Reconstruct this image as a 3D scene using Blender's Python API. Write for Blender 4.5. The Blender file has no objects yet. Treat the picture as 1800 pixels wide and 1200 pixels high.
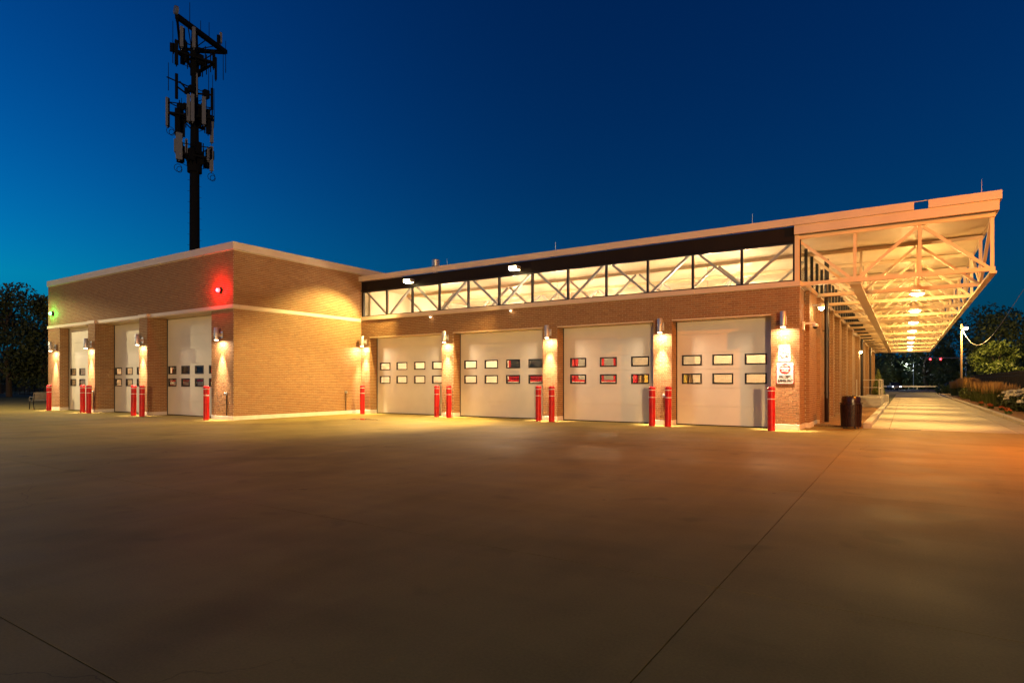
import bpy, math, random
from mathutils import Vector, Matrix
random.seed(7)
R_ = math.radians
S = bpy.context.scene
COL = S.collection

# ------------------------------------------------------------------ camera, sky, exposure
cam_d = bpy.data.cameras.new('camera'); cam = bpy.data.objects.new('camera', cam_d); COL.objects.link(cam)
cam.location = (0, 0, 1.43); cam.rotation_euler = (R_(90), 0, R_(33.0))
cam_d.sensor_width = 36; cam_d.lens = 1064.5 / 1800 * 36; cam_d.shift_y = 72 / 1800
cam_d.clip_start = 0.1; cam_d.clip_end = 3000
S.camera = cam

W = bpy.data.worlds.new('World'); S.world = W; W.use_nodes = True
nt = W.node_tree; nt.nodes.clear()
out = nt.nodes.new('ShaderNodeOutputWorld'); bg = nt.nodes.new('ShaderNodeBackground')
sky = nt.nodes.new('ShaderNodeTexSky'); sky.sky_type = 'NISHITA'; sky.sun_disc = False
sky.sun_elevation = R_(-3.5); sky.sun_rotation = R_(-115); sky.altitude = 200
sky.air_density = 1.0; sky.dust_density = 0.3; sky.ozone_density = 4.0
sky.sun_elevation = R_(-1.0)
EXPO = 1.0
sep = nt.nodes.new('ShaderNodeSeparateColor'); cmb = nt.nodes.new('ShaderNodeCombineColor')
nt.links.new(sky.outputs[0], sep.inputs[0])
for ch, (pw, gain, floor) in enumerate(((1.0, 0.004, 0.0), (1.75, 2.35, 0.010), (1.50, 0.98, 0.044))):   # dusk grade of the sky as a whole
    p_ = nt.nodes.new('ShaderNodeMath'); p_.operation = 'POWER'; p_.inputs[1].default_value = pw
    g_ = nt.nodes.new('ShaderNodeMath'); g_.operation = 'MULTIPLY_ADD'; k_ = 1 / (0.15 * 2 ** EXPO); g_.inputs[1].default_value = gain * k_; g_.inputs[2].default_value = floor * k_
    nt.links.new(sep.outputs[ch], p_.inputs[0]); nt.links.new(p_.outputs[0], g_.inputs[0]); SKYC = (globals().get('SKYC') or []) + [g_.outputs[0]]
# afterglow towards the set sun and town glow along the horizon
tcw = nt.nodes.new('ShaderNodeTexCoord'); dt = nt.nodes.new('ShaderNodeVectorMath'); dt.operation = 'DOT_PRODUCT'; dt.inputs[1].default_value = (-0.954, -0.30, 0.0)
nt.links.new(tcw.outputs['Generated'], dt.inputs[0])
ag = nt.nodes.new('ShaderNodeMapRange'); ag.interpolation_type = 'SMOOTHSTEP'
for i_, v_ in ((1, 0.1), (2, 0.95), (3, 0.64), (4, 1.0)): ag.inputs[i_].default_value = v_
nt.links.new(dt.outputs['Value'], ag.inputs[0])
sz = nt.nodes.new('ShaderNodeSeparateXYZ'); nt.links.new(tcw.outputs['Generated'], sz.inputs[0])
ab = nt.nodes.new('ShaderNodeMath'); ab.operation = 'ABSOLUTE'; nt.links.new(sz.outputs[2], ab.inputs[0])
ex = nt.nodes.new('ShaderNodeMath'); ex.operation = 'MULTIPLY'; ex.inputs[1].default_value = -8.0; nt.links.new(ab.outputs[0], ex.inputs[0])
e2 = nt.nodes.new('ShaderNodeMath'); e2.operation = 'EXPONENT'; nt.links.new(ex.outputs[0], e2.inputs[0])
for i_, gl_ in ((1, 0.055), (2, 0.13)):
    q1 = nt.nodes.new('ShaderNodeMath'); q1.operation = 'MULTIPLY'; nt.links.new(SKYC[i_], q1.inputs[0]); nt.links.new(ag.outputs[0], q1.inputs[1])
    q2 = nt.nodes.new('ShaderNodeMath'); q2.operation = 'MULTIPLY_ADD'; q2.inputs[1].default_value = gl_ / (0.15 * 2 ** EXPO); nt.links.new(e2.outputs[0], q2.inputs[0]); nt.links.new(q1.outputs[0], q2.inputs[2])
    SKYC[i_] = q2.outputs[0]
lim = nt.nodes.new('ShaderNodeMath'); lim.operation = 'MULTIPLY'; lim.inputs[1].default_value = 0.52; nt.links.new(SKYC[2], lim.inputs[0])
mn = nt.nodes.new('ShaderNodeMath'); mn.operation = 'MINIMUM'; nt.links.new(SKYC[1], mn.inputs[0]); nt.links.new(lim.outputs[0], mn.inputs[1])
nt.links.new(SKYC[0], cmb.inputs[0]); nt.links.new(mn.outputs[0], cmb.inputs[1]); nt.links.new(SKYC[2], cmb.inputs[2])
nt.links.new(cmb.outputs[0], bg.inputs[0])
bg.inputs[1].default_value = 0.15
nt.links.new(bg.outputs[0], out.inputs[0])

S.view_settings.view_transform = 'Standard'; S.view_settings.look = 'None'
S.view_settings.exposure = EXPO; S.view_settings.gamma = 1.0; S.view_settings.use_curve_mapping = False
S.render.engine = 'CYCLES'
S.cycles.use_denoising = True
S.cycles.max_bounces = 7; S.cycles.transparent_max_bounces = 12
S.cycles.sample_clamp_indirect = 6.0
S.cycles.caustics_reflective = False; S.cycles.caustics_refractive = False

# ------------------------------------------------------------------ materials
MATS = {}
def mat(name, col, rough=0.6, metal=0.0, var=0.0, scale=4.0, bump=0.0, bscale=60.0, spec=0.5, emit=None, estr=0.0, objvar=0.0, stretch=None):
    m = bpy.data.materials.new(name); m.use_nodes = True; t = m.node_tree; b = t.nodes['Principled BSDF']
    b.inputs['Base Color'].default_value = (*col, 1); b.inputs['Roughness'].default_value = rough
    b.inputs['Metallic'].default_value = metal; b.inputs['Specular IOR Level'].default_value = spec
    tc = t.nodes.new('ShaderNodeTexCoord'); vec = tc.outputs['Object']
    if stretch:
        mp = t.nodes.new('ShaderNodeMapping'); mp.inputs['Scale'].default_value = stretch
        t.links.new(vec, mp.inputs[0]); vec = mp.outputs[0]
    if var > 0:
        n = t.nodes.new('ShaderNodeTexNoise'); n.inputs['Scale'].default_value = scale; n.inputs['Detail'].default_value = 6
        t.links.new(vec, n.inputs['Vector'])
        r = t.nodes.new('ShaderNodeMapRange'); r.inputs[1].default_value = 0.3; r.inputs[2].default_value = 0.7
        r.inputs[3].default_value = 1 - var; r.inputs[4].default_value = 1 + var
        t.links.new(n.outputs[0], r.inputs[0])
        val = r.outputs[0]
        if objvar:
            oi = t.nodes.new('ShaderNodeObjectInfo'); r2 = t.nodes.new('ShaderNodeMapRange')
            r2.inputs[3].default_value = 1 - objvar; r2.inputs[4].default_value = 1 + objvar
            t.links.new(oi.outputs['Random'], r2.inputs[0])
            mu = t.nodes.new('ShaderNodeMath'); mu.operation = 'MULTIPLY'
            t.links.new(val, mu.inputs[0]); t.links.new(r2.outputs[0], mu.inputs[1]); val = mu.outputs[0]
        vm = t.nodes.new('ShaderNodeVectorMath'); vm.operation = 'SCALE'; vm.inputs[0].default_value = col
        t.links.new(val, vm.inputs['Scale']); t.links.new(vm.outputs[0], b.inputs['Base Color'])
        r3 = t.nodes.new('ShaderNodeMapRange'); r3.inputs[3].default_value = max(0.03, rough - 0.12); r3.inputs[4].default_value = min(1, rough + 0.12)
        t.links.new(n.outputs[0], r3.inputs[0]); t.links.new(r3.outputs[0], b.inputs['Roughness'])
    if bump > 0:
        n2 = t.nodes.new('ShaderNodeTexNoise'); n2.inputs['Scale'].default_value = bscale; n2.inputs['Detail'].default_value = 4
        t.links.new(vec, n2.inputs['Vector'])
        bp = t.nodes.new('ShaderNodeBump'); bp.inputs['Strength'].default_value = bump; bp.inputs['Distance'].default_value = 0.01
        t.links.new(n2.outputs[0], bp.inputs['Height']); t.links.new(bp.outputs[0], b.inputs['Normal'])
    if emit:
        b.inputs['Emission Color'].default_value = (*emit, 1); b.inputs['Emission Strength'].default_value = estr
    MATS[name] = m
    return m

mat('mortar', (0.46, 0.40, 0.28), 0.9, var=0.12, scale=6, bump=0.3)
mat('stone', (0.58, 0.53, 0.46), 0.75, var=0.10, scale=3, bump=0.15)
mat('coping', (0.58, 0.50, 0.40), 0.45, var=0.05, scale=2)
mat('fascia', (0.62, 0.50, 0.37), 0.42, var=0.04, scale=1.5)
mat('steel_paint', (0.66, 0.52, 0.33), 0.45, var=0.05, scale=3)
mat('steel_inside', (0.42, 0.42, 0.42), 0.45, var=0.08, scale=3)
mat('deck', (0.66, 0.55, 0.38), 0.6, var=0.06, scale=2)
mat('dark_metal', (0.013, 0.009, 0.008), 0.65, var=0.15, scale=2, spec=0.15)
mat('black_frame', (0.012, 0.011, 0.010), 0.4)
mat('door_paint', (0.64, 0.62, 0.54), 0.5, var=0.05, scale=1.2, bump=0.05, bscale=150)
mat('joint_filler', (0.07, 0.055, 0.02), 0.9)
mat('seal', (0.015, 0.015, 0.015), 0.7)
mat('bollard_red', (0.50, 0.006, 0.008), 0.42, var=0.25, scale=7, bump=0.1, bscale=40, spec=0.35)
mat('reflective_white', (0.78, 0.75, 0.72), 0.4)
mat('aluminium', (0.52, 0.52, 0.52), 0.38, metal=0.6, var=0.06)
mat('roof_membrane', (0.25, 0.25, 0.25), 0.8, var=0.2)
mat('plaster', (0.70, 0.62, 0.50), 0.8, var=0.05, scale=1)
mat('interior_floor', (0.35, 0.33, 0.30), 0.3, var=0.1)
mat('downspout', (0.022, 0.018, 0.016), 0.35, metal=0.2)
mat('can_metal', (0.016, 0.006, 0.005), 0.28, var=0.2, scale=6)
mat('can_slat', (0.018, 0.006, 0.005), 0.5, var=0.15, scale=6, spec=0.25)
mat('galvanised', (0.45, 0.47, 0.48), 0.4, metal=0.7, var=0.1)
mat('tower_steel', (0.006, 0.007, 0.009), 0.9, spec=0.1)
mat('antenna_grey', (0.12, 0.14, 0.18), 0.7)
mat('mulch', (0.24, 0.12, 0.035), 0.95, var=0.6, scale=30, bump=1.0, bscale=90)
mat('asphalt', (0.05, 0.05, 0.052), 0.75, var=0.2, scale=8, bump=0.3, bscale=200)
mat('earth', (0.05, 0.06, 0.03), 0.95, var=0.3, scale=0.8)
mat('lawn', (0.05, 0.07, 0.02), 0.95, var=0.35, scale=5, bump=0.8, bscale=60)
mat('bark', (0.06, 0.045, 0.03), 0.9, var=0.3, scale=10, bump=0.6)
mat('pole_wood', (0.16, 0.10, 0.06), 0.85, var=0.2, scale=8, bump=0.3)
mat('engine_red', (0.50, 0.010, 0.012), 0.2, var=0.03)
mat('engine_white', (0.75, 0.74, 0.72), 0.3)
mat('chrome', (0.7, 0.7, 0.7), 0.15, metal=1.0)
mat('rubber', (0.02, 0.02, 0.02), 0.8)
mat('windscreen', (0.02, 0.025, 0.03), 0.08)
mat('sign_white', (0.33, 0.315, 0.285), 0.45, var=0.04)
mat('sign_red', (0.42, 0.012, 0.02), 0.45)
mat('sign_black', (0.015, 0.013, 0.013), 0.5)
mat('iron', (0.012, 0.010, 0.009), 0.6, spec=0.2)
mat('rail_light', (0.5, 0.45, 0.38), 0.5)
mat('bench_metal', (0.17, 0.15, 0.12), 0.45)
mat('locker_wood', (0.42, 0.27, 0.10), 0.5, var=0.2)
mat('gear_yellow', (0.55, 0.40, 0.06), 0.8)
mat('flower_white', (0.72, 0.68, 0.55), 0.7)
mat('flower_orange', (0.6, 0.13, 0.03), 0.7)
mat('car_paint', (0.35, 0.35, 0.37), 0.25)

def leaf(name, c1, c2, trans=0.25):
    m = bpy.data.materials.new(name); m.use_nodes = True; t = m.node_tree; b = t.nodes['Principled BSDF']
    g = t.nodes.new('ShaderNodeNewGeometry'); mx = t.nodes.new('ShaderNodeMix'); mx.data_type = 'RGBA'
    mx.inputs[6].default_value = (*c1, 1); mx.inputs[7].default_value = (*c2, 1)
    t.links.new(g.outputs['Random Per Island'], mx.inputs[0]); t.links.new(mx.outputs[2], b.inputs['Base Color'])
    b.inputs['Roughness'].default_value = 0.6
    MATS[name] = m
leaf('leaf_dark', (0.025, 0.04, 0.012), (0.06, 0.085, 0.02))
leaf('leaf_mid', (0.05, 0.09, 0.015), (0.12, 0.17, 0.03))
leaf('leaf_bright', (0.03, 0.055, 0.01), (0.10, 0.14, 0.022))
leaf('leaf_yellow', (0.09, 0.12, 0.02), (0.16, 0.19, 0.04))
leaf('grass_green', (0.05, 0.08, 0.015), (0.11, 0.14, 0.03))
leaf('grass_tan', (0.36, 0.19, 0.05), (0.52, 0.30, 0.09))

# brick: a different tone for each brick
def brick_mat():
    m = bpy.data.materials.new('brick'); m.use_nodes = True; t = m.node_tree; b = t.nodes['Principled BSDF']
    g = t.nodes.new('ShaderNodeNewGeometry'); oi = t.nodes.new('ShaderNodeObjectInfo')
    ad = t.nodes.new('ShaderNodeMath'); ad.operation = 'ADD'; fr = t.nodes.new('ShaderNodeMath'); fr.operation = 'FRACT'
    t.links.new(g.outputs['Random Per Island'], ad.inputs[0]); t.links.new(oi.outputs['Random'], ad.inputs[1]); t.links.new(ad.outputs[0], fr.inputs[0])
    cr = t.nodes.new('ShaderNodeValToRGB'); e = cr.color_ramp.elements
    e[0].position = 0; e[0].color = (0.215, 0.105, 0.038, 1); e[1].position = 1; e[1].color = (0.30, 0.163, 0.063, 1)
    for p, c in ((0.3, (0.255, 0.122, 0.044, 1)), (0.6, (0.275, 0.142, 0.052, 1)), (0.85, (0.235, 0.126, 0.05, 1))):
        q = e.new(p); q.color = c
    t.links.new(fr.outputs[0], cr.inputs[0])
    n = t.nodes.new('ShaderNodeTexNoise'); n.inputs['Scale'].default_value = 25
    r = t.nodes.new('ShaderNodeMapRange'); r.inputs[3].default_value = 0.8; r.inputs[4].default_value = 1.2
    tc = t.nodes.new('ShaderNodeTexCoord'); t.links.new(tc.outputs['Object'], n.inputs['Vector']); t.links.new(n.outputs[0], r.inputs[0])
    vm = t.nodes.new('ShaderNodeVectorMath'); vm.operation = 'SCALE'
    t.links.new(cr.outputs[0], vm.inputs[0]); t.links.new(r.outputs[0], vm.inputs['Scale']); t.links.new(vm.outputs[0], b.inputs['Base Color'])
    b.inputs['Roughness'].default_value = 0.8
    n2 = t.nodes.new('ShaderNodeTexNoise'); n2.inputs['Scale'].default_value = 90; t.links.new(tc.outputs['Object'], n2.inputs['Vector'])
    bp = t.nodes.new('ShaderNodeBump'); bp.inputs['Strength'].default_value = 0.3; bp.inputs['Distance'].default_value = 0.01
    t.links.new(n2.outputs[0], bp.inputs['Height']); t.links.new(bp.outputs[0], b.inputs['Normal'])
    MATS['brick'] = m
brick_mat()
def far_brick(name, c1, c2):
    m = bpy.data.materials.new(name); m.use_nodes = True; t = m.node_tree; b = t.nodes['Principled BSDF']
    tc = t.nodes.new('ShaderNodeTexCoord'); sp = t.nodes.new('ShaderNodeSeparateXYZ'); cb = t.nodes.new('ShaderNodeCombineXYZ')
    ad = t.nodes.new('ShaderNodeMath'); ad.operation = 'ADD'
    t.links.new(tc.outputs['Object'], sp.inputs[0]); t.links.new(sp.outputs[0], ad.inputs[0]); t.links.new(sp.outputs[1], ad.inputs[1])
    t.links.new(ad.outputs[0], cb.inputs[0]); t.links.new(sp.outputs[2], cb.inputs[1])
    bt = t.nodes.new('ShaderNodeTexBrick'); bt.inputs['Scale'].default_value = 1; bt.inputs['Brick Width'].default_value = 0.21
    bt.inputs['Row Height'].default_value = 0.07; bt.inputs['Mortar Size'].default_value = 0.005
    bt.inputs['Color1'].default_value = (*c1, 1); bt.inputs['Color2'].default_value = (*c2, 1); bt.inputs['Mortar'].default_value = (0.45, 0.4, 0.33, 1)
    t.links.new(cb.outputs[0], bt.inputs['Vector']); t.links.new(bt.outputs[0], b.inputs['Base Color']); b.inputs['Roughness'].default_value = 0.85
    bp = t.nodes.new('ShaderNodeBump'); bp.inputs['Strength'].default_value = 0.6; bp.inputs['Distance'].default_value = 0.008; bp.invert = True
    t.links.new(bt.outputs['Fac'], bp.inputs['Height']); t.links.new(bp.outputs[0], b.inputs['Normal'])
    MATS[name] = m
far_brick('far_brick', (0.25, 0.125, 0.045), (0.31, 0.17, 0.065))
far_brick('inside_block', (0.55, 0.45, 0.32), (0.60, 0.50, 0.36))

def glass_mat():
    m = bpy.data.materials.new('glass'); m.use_nodes = True; t = m.node_tree; t.nodes.clear()
    o = t.nodes.new('ShaderNodeOutputMaterial'); mx = t.nodes.new('ShaderNodeMixShader'); tr = t.nodes.new('ShaderNodeBsdfTransparent')
    gl = t.nodes.new('ShaderNodeBsdfGlossy'); lw = t.nodes.new('ShaderNodeLayerWeight'); pw = t.nodes.new('ShaderNodeMath'); pw.operation = 'POWER'; pw.inputs[1].default_value = 4.0; t.links.new(lw.outputs['Facing'], pw.inputs[0])
    fr = t.nodes.new('ShaderNodeMath'); fr.operation = 'MULTIPLY_ADD'; fr.inputs[1].default_value = 0.6; fr.inputs[2].default_value = 0.03; t.links.new(pw.outputs[0], fr.inputs[0])
    tr.inputs[0].default_value = (0.93, 0.95, 0.94, 1); gl.inputs['Roughness'].default_value = 0.02
    t.links.new(fr.outputs[0], mx.inputs[0]); t.links.new(tr.outputs[0], mx.inputs[1]); t.links.new(gl.outputs[0], mx.inputs[2]); t.links.new(mx.outputs[0], o.inputs[0])
    MATS['glass'] = m
glass_mat()

def concrete(name, col, streak=0.10):
    m = bpy.data.materials.new(name); m.use_nodes = True; t = m.node_tree; b = t.nodes['Principled BSDF']
    g = t.nodes.new('ShaderNodeNewGeometry'); P = g.outputs['Position']
    def noise(scale, st=(1, 1, 1), detail=5, rot=0, dist=0):
        mp = t.nodes.new('ShaderNodeMapping'); mp.inputs['Scale'].default_value = st; mp.inputs['Rotation'].default_value[2] = rot
        n = t.nodes.new('ShaderNodeTexNoise'); n.inputs['Scale'].default_value = scale; n.inputs['Detail'].default_value = detail
        n.inputs['Distortion'].default_value = dist
        t.links.new(P, mp.inputs[0]); t.links.new(mp.outputs[0], n.inputs['Vector']); return n.outputs[0]
    def rng(x, a, c, lo=0.3, hi=0.7):
        r = t.nodes.new('ShaderNodeMapRange'); r.inputs[1].default_value = lo; r.inputs[2].default_value = hi
        r.inputs[3].default_value = a; r.inputs[4].default_value = c; t.links.new(x, r.inputs[0]); return r.outputs[0]
    def mul(a, c):
        q = t.nodes.new('ShaderNodeMath'); q.operation = 'MULTIPLY'; t.links.new(a, q.inputs[0]); t.links.new(c, q.inputs[1]); return q.outputs[0]
    v = mul(rng(noise(0.35), 0.82, 1.12), rng(noise(2.2, (1, 1, 1), 8), 0.92, 1.08))
    v = mul(v, rng(noise(0.5, (2.2, 0.12, 1), 4, 0.15, 1.5), 1 - streak, 1 + streak * 0.6))      # tyre-worn lanes
    v = mul(v, rng(noise(0.9, (0.10, 1.6, 1), 4, -0.3, 1.0), 1 - streak * 0.8, 1 + streak * 0.4))
    v = mul(v, rng(noise(60, (1, 1, 1), 3), 0.90, 1.08))
    v = mul(v, rng(noise(1.3, (1, 1, 1), 2), 0.80, 1.0, 0.28, 0.36))                              # oil spots
    oi = t.nodes.new('ShaderNodeObjectInfo'); v = mul(v, rng(oi.outputs['Random'], 0.95, 1.05, 0, 1))
    for (ox, oy, rot) in ((6.0, -14.0, 0), (-34.0, -9.0, 0)):                                       # sweeping tyre tracks
        mp = t.nodes.new('ShaderNodeMapping'); mp.inputs['Location'].default_value = (-ox, -oy, 0); t.links.new(P, mp.inputs[0])
        wv = t.nodes.new('ShaderNodeTexWave'); wv.wave_type = 'RINGS'; wv.rings_direction = 'Z'; wv.inputs['Scale'].default_value = 0.16; wv.inputs['Distortion'].default_value = 1.2; wv.inputs['Detail'].default_value = 3; wv.inputs['Detail Scale'].default_value = 0.6
        t.links.new(mp.outputs[0], wv.inputs['Vector'])
        lo_ = rng(wv.outputs['Fac'], 0.0, 1.0, 0.75, 1.0); ms = mul(lo_, rng(noise(0.25), 0.0, 1.0, 0.45, 0.65))
        v = mul(v, rng(ms, 1.0, 1 - 1.6 * streak, 0, 1))
    vo = t.nodes.new('ShaderNodeTexVoronoi'); vo.feature = 'DISTANCE_TO_EDGE'; vo.inputs['Scale'].default_value = 0.16
    nz = t.nodes.new('ShaderNodeTexNoise'); nz.inputs['Scale'].default_value = 1.6; nz.inputs['Detail'].default_value = 6; t.links.new(P, nz.inputs['Vector'])
    ma_ = t.nodes.new('ShaderNodeVectorMath'); ma_.operation = 'MULTIPLY_ADD'; ma_.inputs[1].default_value = (0.8, 0.8, 0.0); t.links.new(nz.outputs['Color'], ma_.inputs[0]); t.links.new(P, ma_.inputs[2]); t.links.new(ma_.outputs[0], vo.inputs['Vector'])
    crk = rng(vo.outputs[0], 0.55, 1.0, 0.0003, 0.0011); cm = rng(noise(0.12), 0.0, 1.0, 0.50, 0.58)
    mixc = t.nodes.new('ShaderNodeMix'); mixc.inputs[2].default_value = 1.0; t.links.new(cm, mixc.inputs[0]); t.links.new(crk, mixc.inputs[3]); v = mul(v, mixc.outputs[0])   # hairline cracks here and there
    vs = t.nodes.new('ShaderNodeTexVoronoi'); vs.inputs['Scale'].default_value = 1.1; t.links.new(P, vs.inputs['Vector']); v = mul(v, rng(vs.outputs['Distance'], 0.55, 1.0, 0.018, 0.035))   # drips
    vm = t.nodes.new('ShaderNodeVectorMath'); vm.operation = 'SCALE'; vm.inputs[0].default_value = col
    t.links.new(v, vm.inputs['Scale']); t.links.new(vm.outputs[0], b.inputs['Base Color'])
    t.links.new(rng(noise(1.1), 0.60, 0.72), b.inputs['Roughness'])
    b.inputs['Specular IOR Level'].default_value = 0.12
    bp = t.nodes.new('ShaderNodeBump'); bp.inputs['Strength'].default_value = 0.25; bp.inputs['Distance'].default_value = 0.004
    t.links.new(noise(45, (1, 0.25, 1), 4), bp.inputs['Height']); t.links.new(bp.outputs[0], b.inputs['Normal'])
    MATS[name] = m
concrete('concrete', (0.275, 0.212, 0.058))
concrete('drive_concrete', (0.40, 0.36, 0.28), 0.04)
concrete('kerb_concrete', (0.46, 0.42, 0.36), 0.03)

def emis(name, col, strength):
    m = bpy.data.materials.new(name); m.use_nodes = True; t = m.node_tree; b = t.nodes['Principled BSDF']
    b.inputs['Base Color'].default_value = (0.8, 0.8, 0.8, 1); b.inputs['Emission Color'].default_value = (*col, 1); b.inputs['Emission Strength'].default_value = strength
    MATS[name] = m
emis('lens_warm', (1.0, 0.82, 0.55), 14)
emis('lens_flood', (1.0, 0.80, 0.38), 30)
emis('lens_canopy', (1.0, 0.85, 0.6), 14)
emis('lens_sodium', (1.0, 0.72, 0.30), 40)
emis('lens_red', (1.0, 0.02, 0.03), 9)
emis('lens_green', (0.1, 1.0, 0.15), 6)
emis('lens_white', (0.9, 0.95, 1.0), 5)
emis('lens_fluor', (1.0, 0.85, 0.62), 6)

# ------------------------------------------------------------------ mesh helpers
WL = {}
def wl(o): return WL.get(o.name, Vector((0, 0, 0))) if o else Vector((0, 0, 0))
def thing(name, label, cat, loc=(0, 0, 0), group=None):
    o = bpy.data.objects.new(name, None); COL.objects.link(o); o.location = loc; o.empty_display_size = 0.2
    o['label'] = label; o['category'] = cat
    if group: o['group'] = group
    WL[o.name] = Vector(loc); return o
def tag(o, label, cat, group=None):
    o['label'] = label; o['category'] = cat
    if group: o['group'] = group
    return o
class MB:
    def __init__(s): s.v = []; s.f = []
    def box(s, x0, x1, y0, y1, z0, z1):
        n = len(s.v)
        s.v += [(x0, y0, z0), (x1, y0, z0), (x1, y1, z0), (x0, y1, z0), (x0, y0, z1), (x1, y0, z1), (x1, y1, z1), (x0, y1, z1)]
        s.f += [tuple(n + i for i in q) for q in ((3, 2, 1, 0), (4, 5, 6, 7), (0, 1, 5, 4), (1, 2, 6, 5), (2, 3, 7, 6), (3, 0, 4, 7))]
        return s
    def bar(s, p, q, w, h=None, up=(0, 0, 1)):
        h = h or w; p = Vector(p); q = Vector(q); d = (q - p).normalized(); up = Vector(up)
        if abs(d.dot(up)) > 0.99: up = Vector((0, 1, 0))
        a = d.cross(up).normalized() * w / 2; b = a.cross(d).normalized() * h / 2
        n = len(s.v)
        for e in (p, q): s.v += [tuple(e - a - b), tuple(e + a - b), tuple(e + a + b), tuple(e - a + b)]
        s.f += [tuple(n + i for i in g) for g in ((0, 1, 2, 3), (7, 6, 5, 4), (0, 4, 5, 1), (1, 5, 6, 2), (2, 6, 7, 3), (3, 7, 4, 0))]
        return s
    def cyl(s, p, q, r0, r1=None, n=14, cap=True):
        r1 = r0 if r1 is None else r1; p = Vector(p); q = Vector(q); d = (q - p).normalized()
        up = Vector((0, 0, 1)) if abs(d.z) < 0.95 else Vector((1, 0, 0))
        a = d.cross(up).normalized(); b = d.cross(a)
        k = len(s.v)
        for e, r in ((p, r0), (q, r1)):
            for i in range(n):
                t = 2 * math.pi * i / n; s.v.append(tuple(e + a * r * math.cos(t) + b * r * math.sin(t)))
        for i in range(n):
            j = (i + 1) % n; s.f.append((k + i, k + j, k + n + j, k + n + i))
        if cap:
            s.f.append(tuple(k + i for i in range(n))[::-1]); s.f.append(tuple(k + n + i for i in range(n)))
        return s
    def lathe(s, prof, c=(0, 0, 0), n=20):
        k = len(s.v); m = len(prof)
        for r, z in prof:
            for i in range(n):
                t = 2 * math.pi * i / n; s.v.append((c[0] + r * math.cos(t), c[1] + r * math.sin(t), c[2] + z))
        for a in range(m - 1):
            for i in range(n):
                j = (i + 1) % n; s.f.append((k + a * n + i, k + a * n + j, k + (a + 1) * n + j, k + (a + 1) * n + i))
        s.f.append(tuple(k + i for i in range(n))[::-1]); s.f.append(tuple(k + (m - 1) * n + i for i in range(n)))
        return s
    def path(s, pts, r, n=8):
        for a, b in zip(pts, pts[1:]): s.cyl(a, b, r, r, n)
        return s
    def mesh(s, name, off=Vector((0, 0, 0)), smooth=False):
        m = bpy.data.meshes.new(name); m.from_pydata([(x - off.x, y - off.y, z - off.z) for x, y, z in s.v], [], s.f); m.update()
        if smooth:
            m.polygons.foreach_set('use_smooth', [True] * len(m.polygons))
            try: m.set_sharp_from_angle(angle=R_(40))
            except Exception: pass
        return m
    def build(s, name, ma, parent=None, smooth=False, bevel=0.0, at=None):
        off = wl(parent) if parent else (Vector(at) if at else Vector((0, 0, 0)))
        m = s.mesh(name, off, smooth); m.materials.append(MATS[ma])
        o = bpy.data.objects.new(name, m); COL.objects.link(o)
        if parent: o.parent = parent; WL[o.name] = off
        else: o.location = off; WL[o.name] = off
        if bevel:
            bv = o.modifiers.new('bevel', 'BEVEL'); bv.width = bevel; bv.segments = 2; bv.limit_method = 'ANGLE'
        return o
def struct(o): o['kind'] = 'structure'; return o
def stuff(o): o['kind'] = 'stuff'; return o
def copy_tree(o, parent=None):
    c = o.copy(); COL.objects.link(c); c.parent = parent
    for ch in list(o.children): copy_tree(ch, c)
    return c
def light(name, kind, loc, power, col, parent=None, radius=0.05, rot=None, **kw):
    d = bpy.data.lights.new(name, kind); d.energy = power; d.color = col
    if kind == 'AREA': d.shape = 'DISK'; d.size = radius * 2
    else: d.shadow_soft_size = radius
    for k, v in kw.items(): setattr(d, k, v)
    o = bpy.data.objects.new(name, d); COL.objects.link(o)
    o.location = Vector(loc) - wl(parent)
    if rot: o.rotation_euler = rot
    o.parent = parent
    return o
def aim(o, d): o.rotation_euler = Vector(d).to_track_quat('-Z', 'Y').to_euler()

# text as meshes
def text_mesh(body, size, depth=0.002):
    cu = bpy.data.curves.new('lettering', 'FONT'); cu.body = body; cu.size = size; cu.align_x = 'CENTER'; cu.align_y = 'CENTER'; cu.extrude = depth; cu.offset = size * 0.04
    o = bpy.data.objects.new('tmp', cu); COL.objects.link(o); bpy.context.view_layer.update()
    m = bpy.data.meshes.new_from_object(o.evaluated_get(bpy.context.evaluated_depsgraph_get()))
    bpy.data.objects.remove(o); m.name = 'lettering'; return m

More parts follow.
